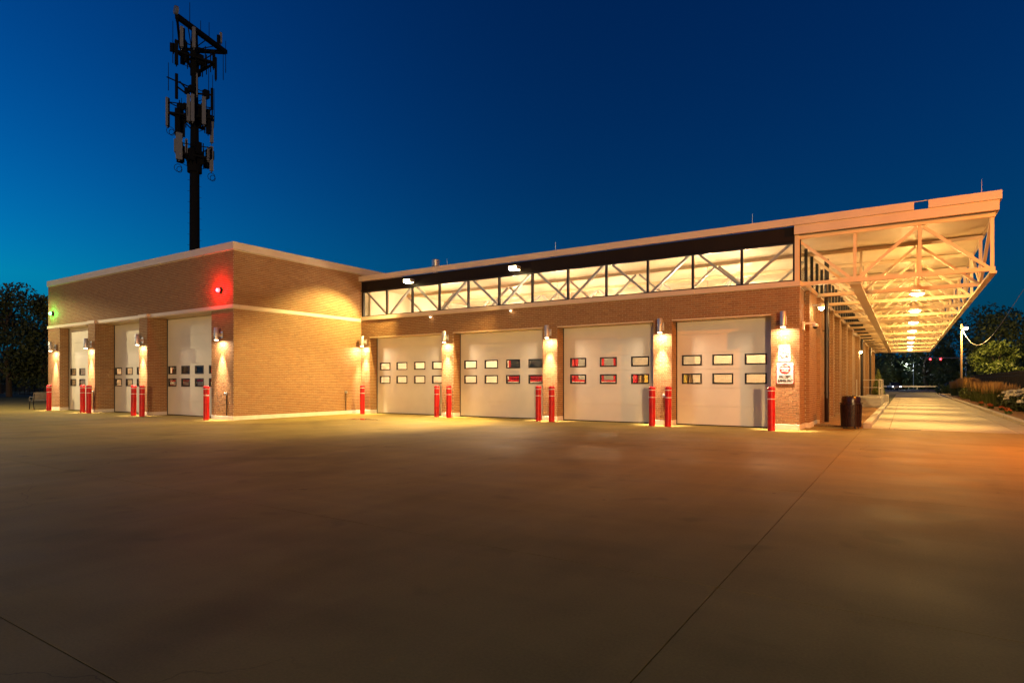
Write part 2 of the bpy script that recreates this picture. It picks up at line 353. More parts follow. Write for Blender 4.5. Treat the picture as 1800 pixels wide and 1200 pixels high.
# ------------------------------------------------------------------ brickwork
BL, BH, BJ, BP = 0.21, 0.07, 0.011, 0.009      # module length, course height, joint, how far bricks stand proud
CF = Vector((-math.sin(R_(33)), math.cos(R_(33)), 0)); CR = Vector((math.cos(R_(33)), math.sin(R_(33)), 0))
class Brickwork:
    """bricks of one thing; face(o, axis, ...) lays running bond on a vertical face"""
    def __init__(s): s.b = []
    def face(s, ax, plane, sign, a0, a1, z0, z1, holes=(), phase=0.0):
        # ax 'x': face runs along X at Y=plane, normal sign*Y;  ax 'y': along Y at X=plane, normal sign*X
        k = 0; z = z0
        while z + 0.03 < z1:
            zt = min(z + BH - BJ, z1)
            segs = [(a0, a1)]
            zm = (z + zt) / 2
            for (h0, h1, k0, k1) in holes:
                if k0 < zm < k1:
                    ns = []
                    for (p, q) in segs:
                        if h1 <= p or h0 >= q: ns.append((p, q))
                        else:
                            if h0 > p: ns.append((p, h0))
                            if h1 < q: ns.append((h1, q))
                    segs = ns
            off = phase + (BL / 2 if k % 2 else 0)
            for (p, q) in segs:
                i0 = math.floor((p - off) / BL)
                i = i0
                while off + i * BL < q:
                    lo = max(off + i * BL, p); hi = min(off + (i + 1) * BL - BJ, q)
                    if abs(hi - (off + (i + 1) * BL - BJ)) > 1e-6 and hi == q: pass
                    if hi - lo > 0.025: s.b.append((ax, plane, sign, lo, hi, z, zt))
                    i += 1
            z += BH; k += 1
    def build(s, parent, singles=300):
        def size(b):
            ax, pl, sg, lo, hi, z, zt = b
            c = Vector(((lo + hi) / 2, pl, 0)) if ax == 'x' else Vector((pl, (lo + hi) / 2, 0))
            nrm = Vector((0, sg, 0)) if ax == 'x' else Vector((sg, 0, 0))
            view = Vector((0, 0, 0)) - c
            cs = view.normalized().dot(nrm)
            d = c.dot(CF)
            if cs <= 0.02 or d < 1: return 0
            u = c.dot(CR) / d
            if abs(u) > 0.85: return 0
            return cs * (hi - lo) / d
        order = sorted(range(len(s.b)), key=lambda i: -size(s.b[i]))
        single = set(order[:singles]); cache = {}; off = wl(parent)
        mb = MB()
        for i, (ax, pl, sg, lo, hi, z, zt) in enumerate(s.b):
            pr = BP + random.uniform(-0.0025, 0.0025)
            if i in single:
                key = (ax, sg, round(hi - lo, 3), round(zt - z, 3))
                if key not in cache:
                    L, H = hi - lo, zt - z; q = MB()
                    if ax == 'x': q.box(-L / 2, L / 2, -BP if sg < 0 else -0.001, 0.001 if sg < 0 else BP, -H / 2, H / 2)
                    else: q.box(-BP if sg < 0 else -0.001, 0.001 if sg < 0 else BP, -L / 2, L / 2, -H / 2, H / 2)
                    m = q.mesh('brick'); m.materials.append(MATS['brick']); cache[key] = m
                o = bpy.data.objects.new('brick', cache[key]); COL.objects.link(o); o.parent = parent
                j = random.uniform(-0.002, 0.002)
                o.location = (Vector(((lo + hi) / 2, pl + j, (z + zt) / 2)) if ax == 'x' else Vector((pl + j, (lo + hi) / 2, (z + zt) / 2))) - off
            else:
                a, b = (pl - pr, pl + 0.001) if sg < 0 else (pl - 0.001, pl + pr)
                if ax == 'x': mb.box(lo, hi, a, b, z, zt)
                else: mb.box(a, b, lo, hi, z, zt)
        o = mb.build('brick_courses', 'brick', parent); stuff(o)
        return o

# ================================================================== GROUND
base = MB(); base.box(-900, 900, -600, 1400, -0.6, -0.16); struct(base.build('ground', 'earth'))
D = 19.88; B = 13.47; XC = -21.30; XR = -2.66
apron = MB(); apron.box(-75, 30, -45, 21.9, -0.155, -0.012); ap = struct(apron.build('concrete_apron', 'joint_filler'))
XJ = [-70, -56.3, -47.1, -37.9, -28.7, -19.5, -10.3, -1.1, 8.1, 17.3, 29]
YJ = [-44, -35, -26, -18, -10.5, -4.4, 1.4, 4.33, 8.72, 13.1, 17.5, 21.9]
for a, b in zip(XJ, XJ[1:]):
    for c, d in zip(YJ, YJ[1:]):
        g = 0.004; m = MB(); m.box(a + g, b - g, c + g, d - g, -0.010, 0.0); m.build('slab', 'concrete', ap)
# rear yard base beneath the drive, beds and building
m = MB(); m.box(-75, 40, 21.9, 95, -0.155, -0.02); struct(m.build('yard_ground', 'earth'))
m = MB(); m.box(-120, -47, 22.0, 60, -0.018, 0.01); struct(m.build('lawn', 'lawn'))

# driveway beside the building
drv = MB(); drv.box(-0.90, 3.29, 21.905, 86, -0.15, -0.012); dv = struct(drv.build('driveway', 'joint_filler'))
yy = 21.91
while yy < 86:
    y2 = min(yy + 4.55, 86)
    for a, b in ((-0.90, -0.42), (-0.408, 2.715), (2.727, 3.29)):
        m = MB(); m.box(a, b, yy, y2 - 0.008, -0.011, -0.001); m.build('slab', 'drive_concrete', dv)
    yy = y2
def kerb(name, x0, x1, ya, yb, h):
    root = None
    y = ya
    while y < yb - 0.1:
        y2 = min(y + 3.0, yb); m = MB()
        m.box(x0, x1, y, y2 - 0.006, -0.15, h)
        o = m.build('kerb' if root is None else 'kerb_stone', 'kerb_concrete', root, bevel=0.02)
        if root is None: root = struct(o)
        y = y2
kerb('kerb', -1.12, -0.905, 22.0, 47, 0.16)
kerb('kerb', 3.295, 3.5, 21.92, 86, 0.12)
m = MB(); m.box(-2.6, -1.125, 22.0, 60, -0.018, 0.05); stuff(m.build('mulch_bed', 'mulch')); bpy.data.objects['mulch_bed']['label'] = 'brown mulch bed between brick wall and kerb'; bpy.data.objects['mulch_bed']['category'] = 'mulch'
m = MB(); m.box(3.505, 12, 21.95, 95, -0.018, 0.06); o = stuff(m.build('mulch_bed', 'mulch')); tag(o, 'planted mulch bed along the iron fence', 'mulch')
# street behind
m = MB(); m.box(-150, 160, 86.01, 150, -0.15, 0.0); struct(m.build('road', 'asphalt'))
m = MB(); m.box(-150, 160, 108, 108.15, 0.0, 0.006); struct(m.build('road_marking', 'sign_white'))
# drain in front of the drive
m = MB()
m.box(-0.3, 0.4, 21.78, 21.93, -0.02, 0.003)
dr = tag(m.build('drain_grate', 'iron'), 'narrow dark drain slot across the driveway mouth', 'drain')
# shallow puddle
pm = bpy.data.materials.new('puddle_water'); pm.use_nodes = True; pb = pm.node_tree.nodes['Principled BSDF']
pb.inputs['Base Color'].default_value = (0.05, 0.045, 0.035, 1); pb.inputs['Roughness'].default_value = 0.03; MATS['water'] = pm
m = MB(); n = 26; k = len(m.v)
for i in range(n):
    t = 2 * math.pi * i / n; rr = 1 + 0.18 * math.sin(3 * t + 1) + 0.10 * math.sin(5 * t)
    m.v.append((-17.75 + 0.75 * rr * math.cos(t), 16.6 + 0.30 * rr * math.sin(t), 0.0015))
m.f.append(tuple(range(n))); struct(m.build('puddle', 'water'))

# ================================================================== MAIN HALL
hall = thing('fire_station_hall', 'long brick fire station hall with lit clerestory and steel truss canopy', 'building', (-12, D, 0))
PIERS = [(-21.30, -20.74), (-16.45, -15.83), (-11.52, -10.89), (-7.18, -6.54), (-3.45, -2.66)]
DOORS = [(PIERS[i][1], PIERS[i + 1][0]) for i in range(4)]
ZD, ZB0, ZB1, ZW1, ZF0, ZF1 = 3.52, 4.31, 4.47, 5.65, 6.11, 6.33
YE = 69.6
# walls (mortar-coloured backing with the door openings left out)
m = MB()
for (a, b) in PIERS: m.box(a, b - (0.001 if b > -3 else 0), D, D + 0.47, 0, ZD)
m.box(-21.30, -2.66, D, D + 0.30, ZD, ZB0)
m.build('wall', 'mortar', hall)
m = MB(); m.box(-2.96, -2.66, D + 0.47, D + 1.12, 0, ZB0); m.box(-2.96, -2.53, 21.0, 22.9, 0, ZB0); m.box(-2.96, -2.43, 22.9, 24.2, 0, ZB0); m.box(-2.96, -2.66, 24.2, 32, 0, ZB0)
m.build('side_wall', 'mortar', hall)
m = MB(); m.box(-2.96, -2.652, 32, YE, 0, ZB0)
m.build('rear_side_wall', 'far_brick', hall)
bw = Brickwork()
bw.face('x', D, -1, -21.29, -2.651, 0.175, ZB0, [(a, b, -1, ZD) for a, b in DOORS])
for (a, b) in DOORS:
    bw.face('y', a, 1, D, D + 0.45, 0.175, ZD - 0.01)
bw.face('y', XR, 1, D, 21.0, 0.175, ZB0)
bw.face('x', 21.0, -1, -2.66, -2.521, 0.175, ZB0)
bw.face('y', -2.53, 1, 21.0, 22.9, 0.175, ZB0)
bw.face('x', 22.9, -1, -2.53, -2.421, 0.175, ZB0)
bw.face('y', -2.43, 1, 22.9, 24.2, 0.07, ZB0)
bw.face('y', XR, 1, 24.2, 32, 0.07, ZB0)
# pilasters down the long side
for y in (27.4, 30.3, 34.2, 38.0, 43.8, 49.6, 55.5, 61.3, 67.1):
    m = MB(); m.box(-2.66, -2.44, y, y + 0.55, 0, ZB0 - 0.002)
    m.build('pilaster', 'far_brick' if y > 31 else 'mortar', hall)
    if y < 31:
        bw.face('x', y, -1, -2.65, -2.431, 0.07, ZB0); bw.face('y', -2.44, 1, y, y + 0.55, 0.07, ZB0)
bw.build(hall)
# plinth courses
for (a, b) in PIERS:
    m = MB(); m.box(a - (0.0 if a < -21 else 0.012), b + 0.012, D - 0.03, D + 0.46, 0, 0.165); m.build('plinth', 'stone', hall, bevel=0.008)
m = MB(); m.box(-2.70, -2.635, D + 0.462, 20.98, 0, 0.165); m.build('plinth', 'stone', hall, bevel=0.008)
m = MB(); m.box(-2.7, -2.505, 20.982, 22.9, 0, 0.165); m.build('plinth', 'stone', hall, bevel=0.008)
# steel lintels over the doors
for (a, b) in DOORS:
    m = MB(); m.box(a + 0.003, b - 0.003, D - 0.025, D + 0.46, ZD - 0.035, ZD - 0.002); m.build('lintel', 'steel_paint', hall)
# stone band below the clerestory, in lengths
xs = [-21.30 + 3.106 * i for i in range(7)]; xs[-1] = -2.62
for a, b in zip(xs, xs[1:]):
    m = MB(); m.box(a + 0.003, b - 0.003, D - 0.055, D + 0.25, ZB0 + 0.002, ZB1); m.build('stone_band', 'fascia', hall, bevel=0.006)
# control joints in the brick
for x in (-11.2, -3.0 - 0.29):
    pass
# clerestory: mullions, frame, panes on the front
NODE = [-21.25 + (18.47 / 12) * i for i in range(13)]
m = MB(); m.box(-21.29, -2.70, D + 0.03, D + 0.12, ZB1, ZB1 + 0.045); m.box(-21.29, -2.70, D + 0.03, D + 0.12, ZW1 - 0.05, ZW1)
m.build('window_frame', 'black_frame', hall)
for i, x in enumerate(NODE):
    w = 0.035 if 0 < i < 12 else 0.06
    m = MB(); m.box(x - w, x + w, D + 0.025, D + 0.13, ZB1 + 0.046, ZW1 - 0.051); m.build('mullion', 'black_frame', hall)
for a, b in zip(NODE, NODE[1:]):
    m = MB(); m.box(a + 0.05, b - 0.05, D + 0.07, D + 0.082, ZB1 + 0.046, ZW1 - 0.051); m.build('pane', 'glass', hall)
# dark panel above
for i in range(6):
    a = -21.29 + i * 3.085; b = a + 3.081
    m = MB(); m.box(a, b, D + 0.01, D + 0.15, ZW1 + 0.002, ZF0 - 0.003); m.build('metal_panel', 'dark_metal', hall)
m = MB(); m.box(-21.29, -2.785, D - 0.03, D + 0.012, ZW1 + 0.003, ZW1 + 0.05); m.build('drip_trim', 'dark_metal', hall)
# corner post of the clerestory
m = MB(); m.box(-2.785, -2.665, D + 0.0, D + 0.14, ZB1, 5.84); m.build('corner_post', 'steel_paint', hall)
# fascia along the roof edge, with the scupper gap near the corner
YF = D - 0.18
cuts = [-21.29, -15.1, -8.9, -2.785, 0.20]
for a, b in zip(cuts, cuts[1:]):
    m = MB(); m.box(a + 0.002, b - 0.002, YF, YF + 0.12, ZF0, ZF1); m.build('fascia', 'fascia', hall)
m = MB(); m.box(0.52, 2.07, YF, YF + 0.12, ZF0, ZF1); m.build('fascia', 'fascia', hall)
m = MB(); m.box(0.199, 0.521, YF + 0.02, YF + 0.06, ZF1 - 0.018, ZF1 - 0.002); m.build('scupper_rail', 'fascia', hall)
m = MB(); m.box(-2.783, 2.02, YF + 0.05, YF + 0.16, 5.845, ZF0 - 0.002); m.build('canopy_beam', 'fascia', hall)
m = MB(); m.box(1.95, 2.07, YF + 0.122, YE, ZF0, ZF1); m.build('fascia', 'fascia', hall)
m = MB(); m.box(1.93, 2.02, YF + 0.162, YE, 5.845, ZF0 - 0.002); m.build('canopy_beam', 'fascia', hall)
# roof
m = MB(); m.box(-21.29, 1.93, D + 0.153, YE, 5.92, 6.105); m.build('roof', 'roof_membrane', hall)
y = D + 0.153
while y < YE - 0.1:
    y2 = min(y + 2.92, YE)
    m = MB(); m.box(-21.25, 1.925, y + 0.003, y2 - 0.003, 5.86, 5.915); m.build('roof_deck', 'deck', hall); y = y2
# trusses: across the hall and out into the canopy
TX = [-21.25 + (18.47 / 12) * i for i in range(12)] + [-2.76, -1.22, 0.335, 1.90]
for k in range(18):
    y = 20.06 + 2.915 * k; ins = k < 9
    ma = 'steel_paint'
    m = MB()
    x0 = -21.25 if ins else -2.7
    if ins: m.box(-21.25, -2.80, y - 0.07, y + 0.07, ZB1 - 0.10, ZB1 + 0.02); m.box(-21.25, -2.80, y - 0.09, y + 0.09, 5.74, 5.855)
    m.box(-2.795, 1.96, y - 0.055, y + 0.055, ZB0 + 0.02, ZB0 + 0.13)
    m.box(-2.795, 1.96, y - 0.10, y + 0.10, 5.73, 5.84)
    t = m.build('truss', ma, hall)
    for i in range(15):
        if i < 12 and not ins: continue
        up_left = (i % 2 == 0)     # panel i runs from node i to i+1
        if i < 12: zl, zh = (5.72, ZB1 + 0.03) if i % 2 == 0 else (ZB1 + 0.03, 5.72)
        else: zl, zh = (5.70, 4.42) if i in (12, 14) else (4.42, 5.70)
        a, b = TX[i], TX[i + 1]
        e = 0.07
        m = MB(); m.bar((a + e, y, zl), (b - e, y, zh), 0.075, 0.10, up=(0, 1, 0)); m.build('diagonal', 'steel_inside' if i < 12 else ma, t)
    for x in (-1.22, 0.335, 1.90):
        m = MB(); m.box(x - 0.04, x + 0.04, y - 0.035, y + 0.035, ZB0 + 0.131, 5.729); m.build('vertical', ma, t)
# longitudinal chords of the canopy
m = MB(); m.box(-1.36, -1.08, 20.12, YE, ZB0 - 0.035, ZB0 + 0.018); m.build('bottom_chord', 'steel_paint', hall)
m = MB(); m.box(1.85, 1.99, 19.99, YE, ZB0 - 0.045, ZB0 + 0.018); m.build('bottom_chord', 'steel_paint', hall)
m = MB(); m.box(-2.655, -2.50, D + 0.26, YE, ZB0 + 0.003, ZB1); m.build('stone_band', 'fascia', hall)
for k in range(17):
    y = 20.06 + 2.915 * k
    m = MB(); m.bar((1.90, y + 0.1, 4.46) if k % 2 else (1.90, y + 0.1, 5.70), (1.90, y + 2.8, 5.70) if k % 2 else (1.90, y + 2.8, 4.46), 0.075, 0.09); m.build('side_diagonal', 'steel_paint', hall)
# side clerestory
yy = D + 0.16; npan = 34; st = (YE - yy - 0.1) / npan
for i in range(npan + 1):
    m = MB(); m.box(-2.72, -2.63, yy + i * st - 0.035, yy + i * st + 0.035, ZB1 + 0.001, 5.725); m.build('mullion', 'black_frame', hall)
for i in range(npan):
    m = MB(); m.box(-2.69, -2.678, yy + i * st + 0.037, yy + (i + 1) * st - 0.037, ZB1 + 0.001, 5.725); m.build('pane', 'glass', hall)
# inner walls, floor
m = MB(); m.box(-21.28, -2.97, D + 0.48, 46, 0.001, 0.012); m.build('floor', 'interior_floor', hall)
m = MB(); m.box(-21.28, -2.97, 46, 46.2, 0, 5.85); m.build('rear_wall', 'plaster', hall)
m = MB(); m.box(-9.0, -2.98, 31, 31.2, 0.013, 4.25); m.build('inner_partition', 'inside_block', hall)
m = MB(); m.box(-21.295, -21.20, D + 0.48, 46, 0.013, 4.2); m.build('inner_wall', 'plaster', hall)
m = MB(); m.box(-2.985, -2.965, D + 0.5, 46, 0.013, 4.2); m.build('inner_wall', 'inside_block', hall)
m = MB(); m.box(-21.28, -21.2, D + 0.48, 46, 4.201, 5.856); m.build('inner_wall', 'plaster', hall)
# roof furniture
m = MB(); m.cyl((-19.6, 23.2, 6.106), (-19.6, 23.2, 7.2), 0.12, 0.12, 14); m.lathe([(0.11, 0), (0.20, 0.02), (0.20, 0.32), (0.16, 0.36)], (-19.6, 23.2, 7.18)); m.build('roof_vent', 'galvanised', hall, smooth=True)
for x, h in ((-16.2, 0.30), (-11.0, 0.35), (-4.0, 0.36), (1.67, 0.40)):
    m = MB(); m.cyl((x, D + 0.05, ZF1 - 0.1), (x, D + 0.05, ZF1 + h), 0.008, 0.006, 6); m.build('lightning_rod', 'galvanised', hall)
# downspouts
for y, x in ((23.7, -2.30), (46.5, -2.42), (58.0, -2.42)):
    m = MB(); m.cyl((x, y, 0.05), (x, y, 5.72), 0.075, 0.075, 12)
    for z in (1.05, 3.2): m.cyl((x, y, z), (x, y, z + 0.05), 0.088, 0.088, 12)
    m.bar((x - 0.08, y, 3.225), (x - 0.3, y, 3.225), 0.03); m.build('downspout', 'downspout', hall, smooth=True)

# garage doors
def garage_door(parent, x0, x1, y, zt, wins, rows, joints):
    root = None
    ww = 0.64
    for (z0, z1) in zip(joints, joints[1:]):
        m = MB(); r = [q for q in rows if q[0] > z0 and q[1] < z1]
        a, b = z0 + 0.006, z1 - 0.006
        if r:
            w0, w1 = r[0]; c = x0
            m.box(x0, x1, y, y + 0.05, a, w0); m.box(x0, x1, y, y + 0.05, w1, b)
            for x in wins:
                m.box(c, x - ww / 2, y, y + 0.05, w0, w1); c = x + ww / 2
            if c < x1: m.box(c, x1, y, y + 0.05, w0, w1)
        else: m.box(x0, x1, y, y + 0.05, a, b)
        m.box(x0, x1, y + 0.016, y + 0.045, b - 0.0005, b + 0.0125)
        if root is None: root = m.build('garage_door', 'door_paint', parent)
        else: m.build('panel', 'door_paint', root)
    for (w0, w1) in rows:
        for x in wins:
            lo, hi = max(x - ww / 2, x0), min(x + ww / 2, x1)
            m = MB(); f = 0.035
            m.box(lo - 0.01, hi + 0.01, y - 0.012, y + 0.055, w0 - 0.01, w0 + f); m.box(lo - 0.01, hi + 0.01, y - 0.012, y + 0.055, w1 - f, w1 + 0.01)
            m.box(lo - 0.01, lo + f, y - 0.0118, y + 0.0548, w0 + f, w1 - f); m.box(hi - f, hi + 0.01, y - 0.0118, y + 0.0548, w0 + f, w1 - f)
            m.build('window_frame', 'black_frame', root)
            m = MB(); m.box(lo + f, hi - f, y + 0.02, y + 0.028, w0 + f, w1 - f); m.build('pane', 'glass', root)
    m = MB(); m.box(x0, x0 + 0.03, y - 0.03, y - 0.002, 0, zt - 0.04); m.box(x1 - 0.03, x1, y - 0.03, y - 0.002, 0, zt - 0.04)
    m.build('weather_seal', 'seal', root)
    m = MB(); m.box(x0 + 0.031, x1 - 0.031, y + 0.004, y + 0.046, 0.002, joints[0] + 0.003); m.build('bottom_seal', 'seal', root)
    return root
HJ = [0.03, 0.64, 1.25, 1.87, 2.42, 3.03, 3.53]
HR = [(1.39, 1.72), (2.01, 2.34)]
for (a, b), ws in zip(DOORS, ([-20.22, -19.17, -18.10, -17.05], [-15.28, -14.22, -13.16, -12.10], [-10.26, -9.04, -7.83], [-6.01, -5.0, -3.98])):
    garage_door(hall, a + 0.002, b - 0.002, D + 0.462, ZD, ws, HR, HJ)

# ================================================================== FRONT BLOCK
blk = thing('brick_garage_block', 'flat-roofed brick garage block with three tall white doors', 'building', (-29.6, B, 0))
BZ, BT = 4.24, 6.75
BP1 = 13.35
XB0 = -37.9
BD = [(-36.52, -33.02), (-32.30, -28.12), (-27.43, -22.76)]
m = MB()
m.box(XB0, BD[0][0], B, B + 0.75, 0, BZ); m.box(BD[0][1], BD[1][0], BP1, B + 0.75, 0, BZ); m.box(BD[1][1], BD[2][0], BP1, B + 0.75, 0, BZ); m.box(BD[2][1], XC, B, B + 0.75, 0, BZ)
m.box(XB0, XC, B, B + 0.35, BZ, 6.46)
m.build('wall', 'mortar', blk)
m = MB(); m.box(XC - 0.3, XC, B + 0.751, 34, 0, BZ); m.box(XC - 0.3, XC, B + 0.351, 34, BZ, 6.46); m.build('side_wall', 'mortar', blk)
m = MB(); m.box(XB0, XB0 + 0.3, B + 0.751, 34, 0, 6.46); m.box(XB0 + 0.3, XC - 0.3, 33.7, 34, 0, 6.46); m.build('rear_wall', 'far_brick', blk)
bb = Brickwork()
bb.face('x', B, -1, XB0, BD[0][0], 0.16, BZ); bb.face('x', B, -1, BD[2][1], XC + 0.009, 0.16, BZ)
bb.face('x', BP1, -1, BD[0][1], BD[1][0], 0.16, BZ); bb.face('x', BP1, -1, BD[1][1], BD[2][0], 0.16, BZ)
bb.face('x', B, -1, XB0, XC + 0.009, 4.40, 6.46)
for x, y0 in ((BD[0][0], B), (BD[1][0], BP1), (BD[2][0], BP1)): bb.face('y', x, 1, y0, B + (0.40 if x < -36 else 0.72), 0.16, BZ)
bb.face('y', XC, 1, B, D, 0.16, 4.24); bb.face('y', XC, 1, B, D, 4.40, 6.46)
bb.build(blk)
for q in ((XB0 - 0.02, BD[0][0] + 0.02, B - 0.03, B + 0.7), (BD[2][1], XC + 0.03, B - 0.03, B + 0.7), (BD[0][1], BD[1][0] + 0.02, BP1 - 0.03, B + 0.7), (BD[1][1], BD[2][0] + 0.02, BP1 - 0.03, B + 0.7), (XC - 0.1, XC + 0.03, B + 0.702, D - 0.035)):
    m = MB(); m.box(*q, 0, 0.15); m.build('plinth', 'stone', blk, bevel=0.008)
# stone band
for a, b, y in ((XB0 - 0.02, BD[0][1] - 0.03, B), (BD[0][1] - 0.028, BD[1][0] + 0.028, BP1), (BD[1][0] + 0.03, BD[1][1] - 0.03, B), (BD[1][1] - 0.028, BD[2][0] + 0.028, BP1), (BD[2][0] + 0.03, XC + 0.05, B)):
    m = MB(); m.box(a, b, y - 0.05, B + 0.2, BZ + 0.002, 4.385); m.build('stone_band', 'fascia', blk, bevel=0.006)
m = MB(); m.box(XC - 0.1, XC + 0.05, B + 0.202, D - 0.06, BZ + 0.002, 4.385); m.build('stone_band', 'fascia', blk, bevel=0.006)
for (a, b) in BD:
    m = MB(); m.box(a + 0.003, b - 0.003, B + 0.01, B + 0.72, BZ - 0.03, BZ - 0.001); m.build('lintel', 'steel_paint', blk)
# coping in lengths
for i in range(5):
    a = XB0 - 0.05 + i * 3.34; b = a + 3.334 if i < 4 else XC + 0.06
    m = MB(); m.box(a, b, B - 0.06, B + 0.36, 6.462, BT); m.build('coping', 'coping', blk, bevel=0.008)
for a, b in ((B + 0.363, 20.0), (20.003, 27), (27.003, 34)):
    m = MB(); m.box(XC - 0.34, XC + 0.06, a, b, 6.462, BT); m.build('coping', 'coping', blk, bevel=0.008)
m = MB(); m.box(XB0 - 0.05, XB0 + 0.34, B + 0.363, 34, 6.462, BT); m.build('coping', 'coping', blk, bevel=0.008)
m = MB(); m.box(XB0 + 0.3, XC - 0.3, B + 0.36, 33.7, 6.05, 6.25); m.build('roof', 'plaster', blk)
m = MB(); m.box(XB0 + 0.31, XC - 0.31, B + 0.76, 33.69, 0.001, 0.012); m.build('floor', 'interior_floor', blk)
m = MB(); m.box(XB0 + 0.301, XC - 0.301, 26, 26.15, 0.013, 6.04); m.build('inner_partition', 'plaster', blk)
m = MB(); m.box(XB0 + 0.302, XB0 + 0.33, B + 0.76, 25.99, 0.013, 6.04); m.build('inner_wall', 'plaster', blk)
m = MB(); m.box(XC - 0.33, XC - 0.302, B + 0.76, 25.99, 0.013, 6.04); m.build('inner_wall', 'plaster', blk)
QJ = [0.03, 0.62, 1.19, 1.70, 2.25, 2.85, 3.45, 4.25]
QR = [(1.26, 1.60), (1.80, 2.14)]
for (a, b), ws, dy in zip(BD, ([-36.03, -35.0, -33.97], [-31.9, -30.85, -29.8, -28.75], [-27.02, -25.96, -24.90, -23.85]), (0.42, 0.73, 0.73)):
    garage_door(blk, a + 0.002, b - 0.002, B + dy, BZ, ws, QR, QJ)

# ================================================================== FIRE ENGINES (seen through the door windows)
def engine(label, loc, group='fire engines parked indoors'):
    e = thing('fire_engine', label, 'fire engine', (0, 0, 0), group)
    m = MB(); m.box(-1.24, 1.24, 0.0, 1.9, 0.55, 1.55); m.box(-1.22, 1.22, 0.12, 1.9, 1.55, 2.75); m.build('cab', 'engine_red', e, bevel=0.06)
    m = MB(); m.box(-1.25, 1.25, 1.96, 8.2, 0.6, 2.95); m.build('body', 'engine_red', e, bevel=0.04)
    m = MB(); m.box(-1.05, 1.05, 0.095, 0.117, 1.70, 2.50); m.build('windscreen', 'windscreen', e)
    m = MB(); m.box(-1.255, 1.255, -0.012, 8.21, 1.30, 1.45); m.build('stripe', 'engine_white', e)
    m = MB(); m.box(-1.2, 1.2, -0.35, -0.016, 0.45, 0.80); m.build('bumper', 'chrome', e, bevel=0.03)
    m = MB(); m.box(-0.55, 0.55, -0.05, -0.014, 0.85, 1.25)
    for z in (0.92, 1.0, 1.08, 1.16): m.box(-0.52, 0.52, -0.07, -0.051, z, z + 0.03)
    m.build('grille', 'chrome', e)
    for s in (-1, 1):
        m = MB(); m.cyl((s * 0.85, -0.06, 1.05), (s * 0.85, -0.014, 1.05), 0.12, 0.12, 14); m.build('headlight', 'chrome', e)
        m = MB(); m.box(s * 1.23 - 0.012 * (s < 0) - 0.004, s * 1.23 + 0.012 * (s > 0) + 0.004, 0.5, 1.5, 1.65, 2.4); m.build('side_window', 'windscreen', e)
        for y in (1.1, 6.4):
            m = MB(); m.cyl((s * 0.92, y, 0.5), (s * 1.26, y, 0.5), 0.5, 0.5, 20); w = m.build('wheel', 'rubber', e)
            m = MB(); m.cyl((s * 1.262, y, 0.5), (s * 1.275, y, 0.5), 0.28, 0.28, 16); m.build('rim', 'chrome', w)
        for y in (2.2, 3.6, 5.0, 7.0):
            m = MB(); m.box(s * 1.262 - 0.01, s * 1.262 + 0.01, y, y + 1.1, 1.55, 2.7); m.build('locker_shutter', 'galvanised', e)
    m = MB(); m.box(-0.9, 0.9, 0.5, 0.8, 2.75, 2.92); m.build('light_bar', 'engine_white', e, bevel=0.03)
    m = MB()
    for s in (-0.35, 0.35): m.bar((s, 1.5, 3.1), (s, 8.3, 3.1), 0.06, 0.10)
    for i in range(16): m.bar((-0.35, 1.7 + i * 0.42, 3.1), (0.35, 1.7 + i * 0.42, 3.1), 0.04)
    m.build('ladder', 'galvanised', e)
    e.location = loc; return e
e1 = engine('red fire engine behind the four-pane door of the long hall', (-13.75, 22.6, 0.012))
def engine_copy(label, loc):
    c = copy_tree(e1); c.location = loc; c['label'] = label
engine_copy('red fire engine close behind the corner door of the brick block', (-26.7, 14.75, 0.012))
engine_copy('red fire engine further back behind the middle door of the brick block', (-32.6, 17.6, 0.012))
# lockers along the rear of the hall
for i in range(6):
    x = -16.5 + i * 1.05
    t = thing('gear_locker', 'wooden turnout gear locker at the rear of the hall', 'locker', (x, 36, 0.012), 'gear lockers inside the hall')
    m = MB(); m.box(x - 0.5, x - 0.46, 36, 36.6, 0.012, 2.4); m.box(x + 0.46, x + 0.5, 36, 36.6, 0.012, 2.4); m.box(x - 0.46, x + 0.46, 36.55, 36.6, 0.012, 2.4); m.box(x - 0.46, x + 0.46, 36, 36.55, 2.3, 2.4); m.build('case', 'locker_wood', t)
    m = MB(); m.box(x - 0.3, x + 0.3, 36.1, 36.4, 0.8, 2.1); m.build('coat', 'gear_yellow' if i % 2 else 'engine_red', t, bevel=0.08)

# ================================================================== LAMPS
WARM = (1.0, 0.73, 0.46)
def high_bay(x, y, z, power, label, group, top, down=0.35):
    t = thing('uplight_pendant', label, 'lamp', (x, y, z), group)
    m = MB(); m.lathe([(0.05, 0.0), (0.16, 0.03), (0.26, 0.14), (0.265, 0.16), (0.25, 0.16), (0.15, 0.05), (0.04, 0.03)], (x, y, z)); m.build('bowl', 'aluminium', t, smooth=True)
    m = MB(); m.cyl((x, y, z + 0.16), (x, y, top), 0.012, 0.012, 6); m.build('stem', 'aluminium', t)
    m = MB(); m.cyl((x, y, z - 0.03), (x, y, z - 0.004), 0.12, 0.12, 16); m.build('lens', 'lens_fluor', t)
    light('light', 'POINT', (x + 0.05, y, z + 0.30), power, (1.0, 0.68, 0.39), t, 0.12)
    light('light', 'POINT', (x, y, z - 0.25), power * down, (1.0, 0.68, 0.39), t, 0.12)
for y in (23.0, 29.0, 36.0):
    for x in (-18.6, -12.6, -6.2):
        if x > -9 and y > 30: continue
        high_bay(x, y, 3.95, 400, 'metal uplight bowl hung low inside the hall', 'uplight bowls in the hall', 5.74)
for x in (-35, -30.4, -25.4):
    high_bay(x, 19.5, 5.2, 330, 'metal uplight bowl inside the brick block', 'uplight bowls in the brick block', 6.05)

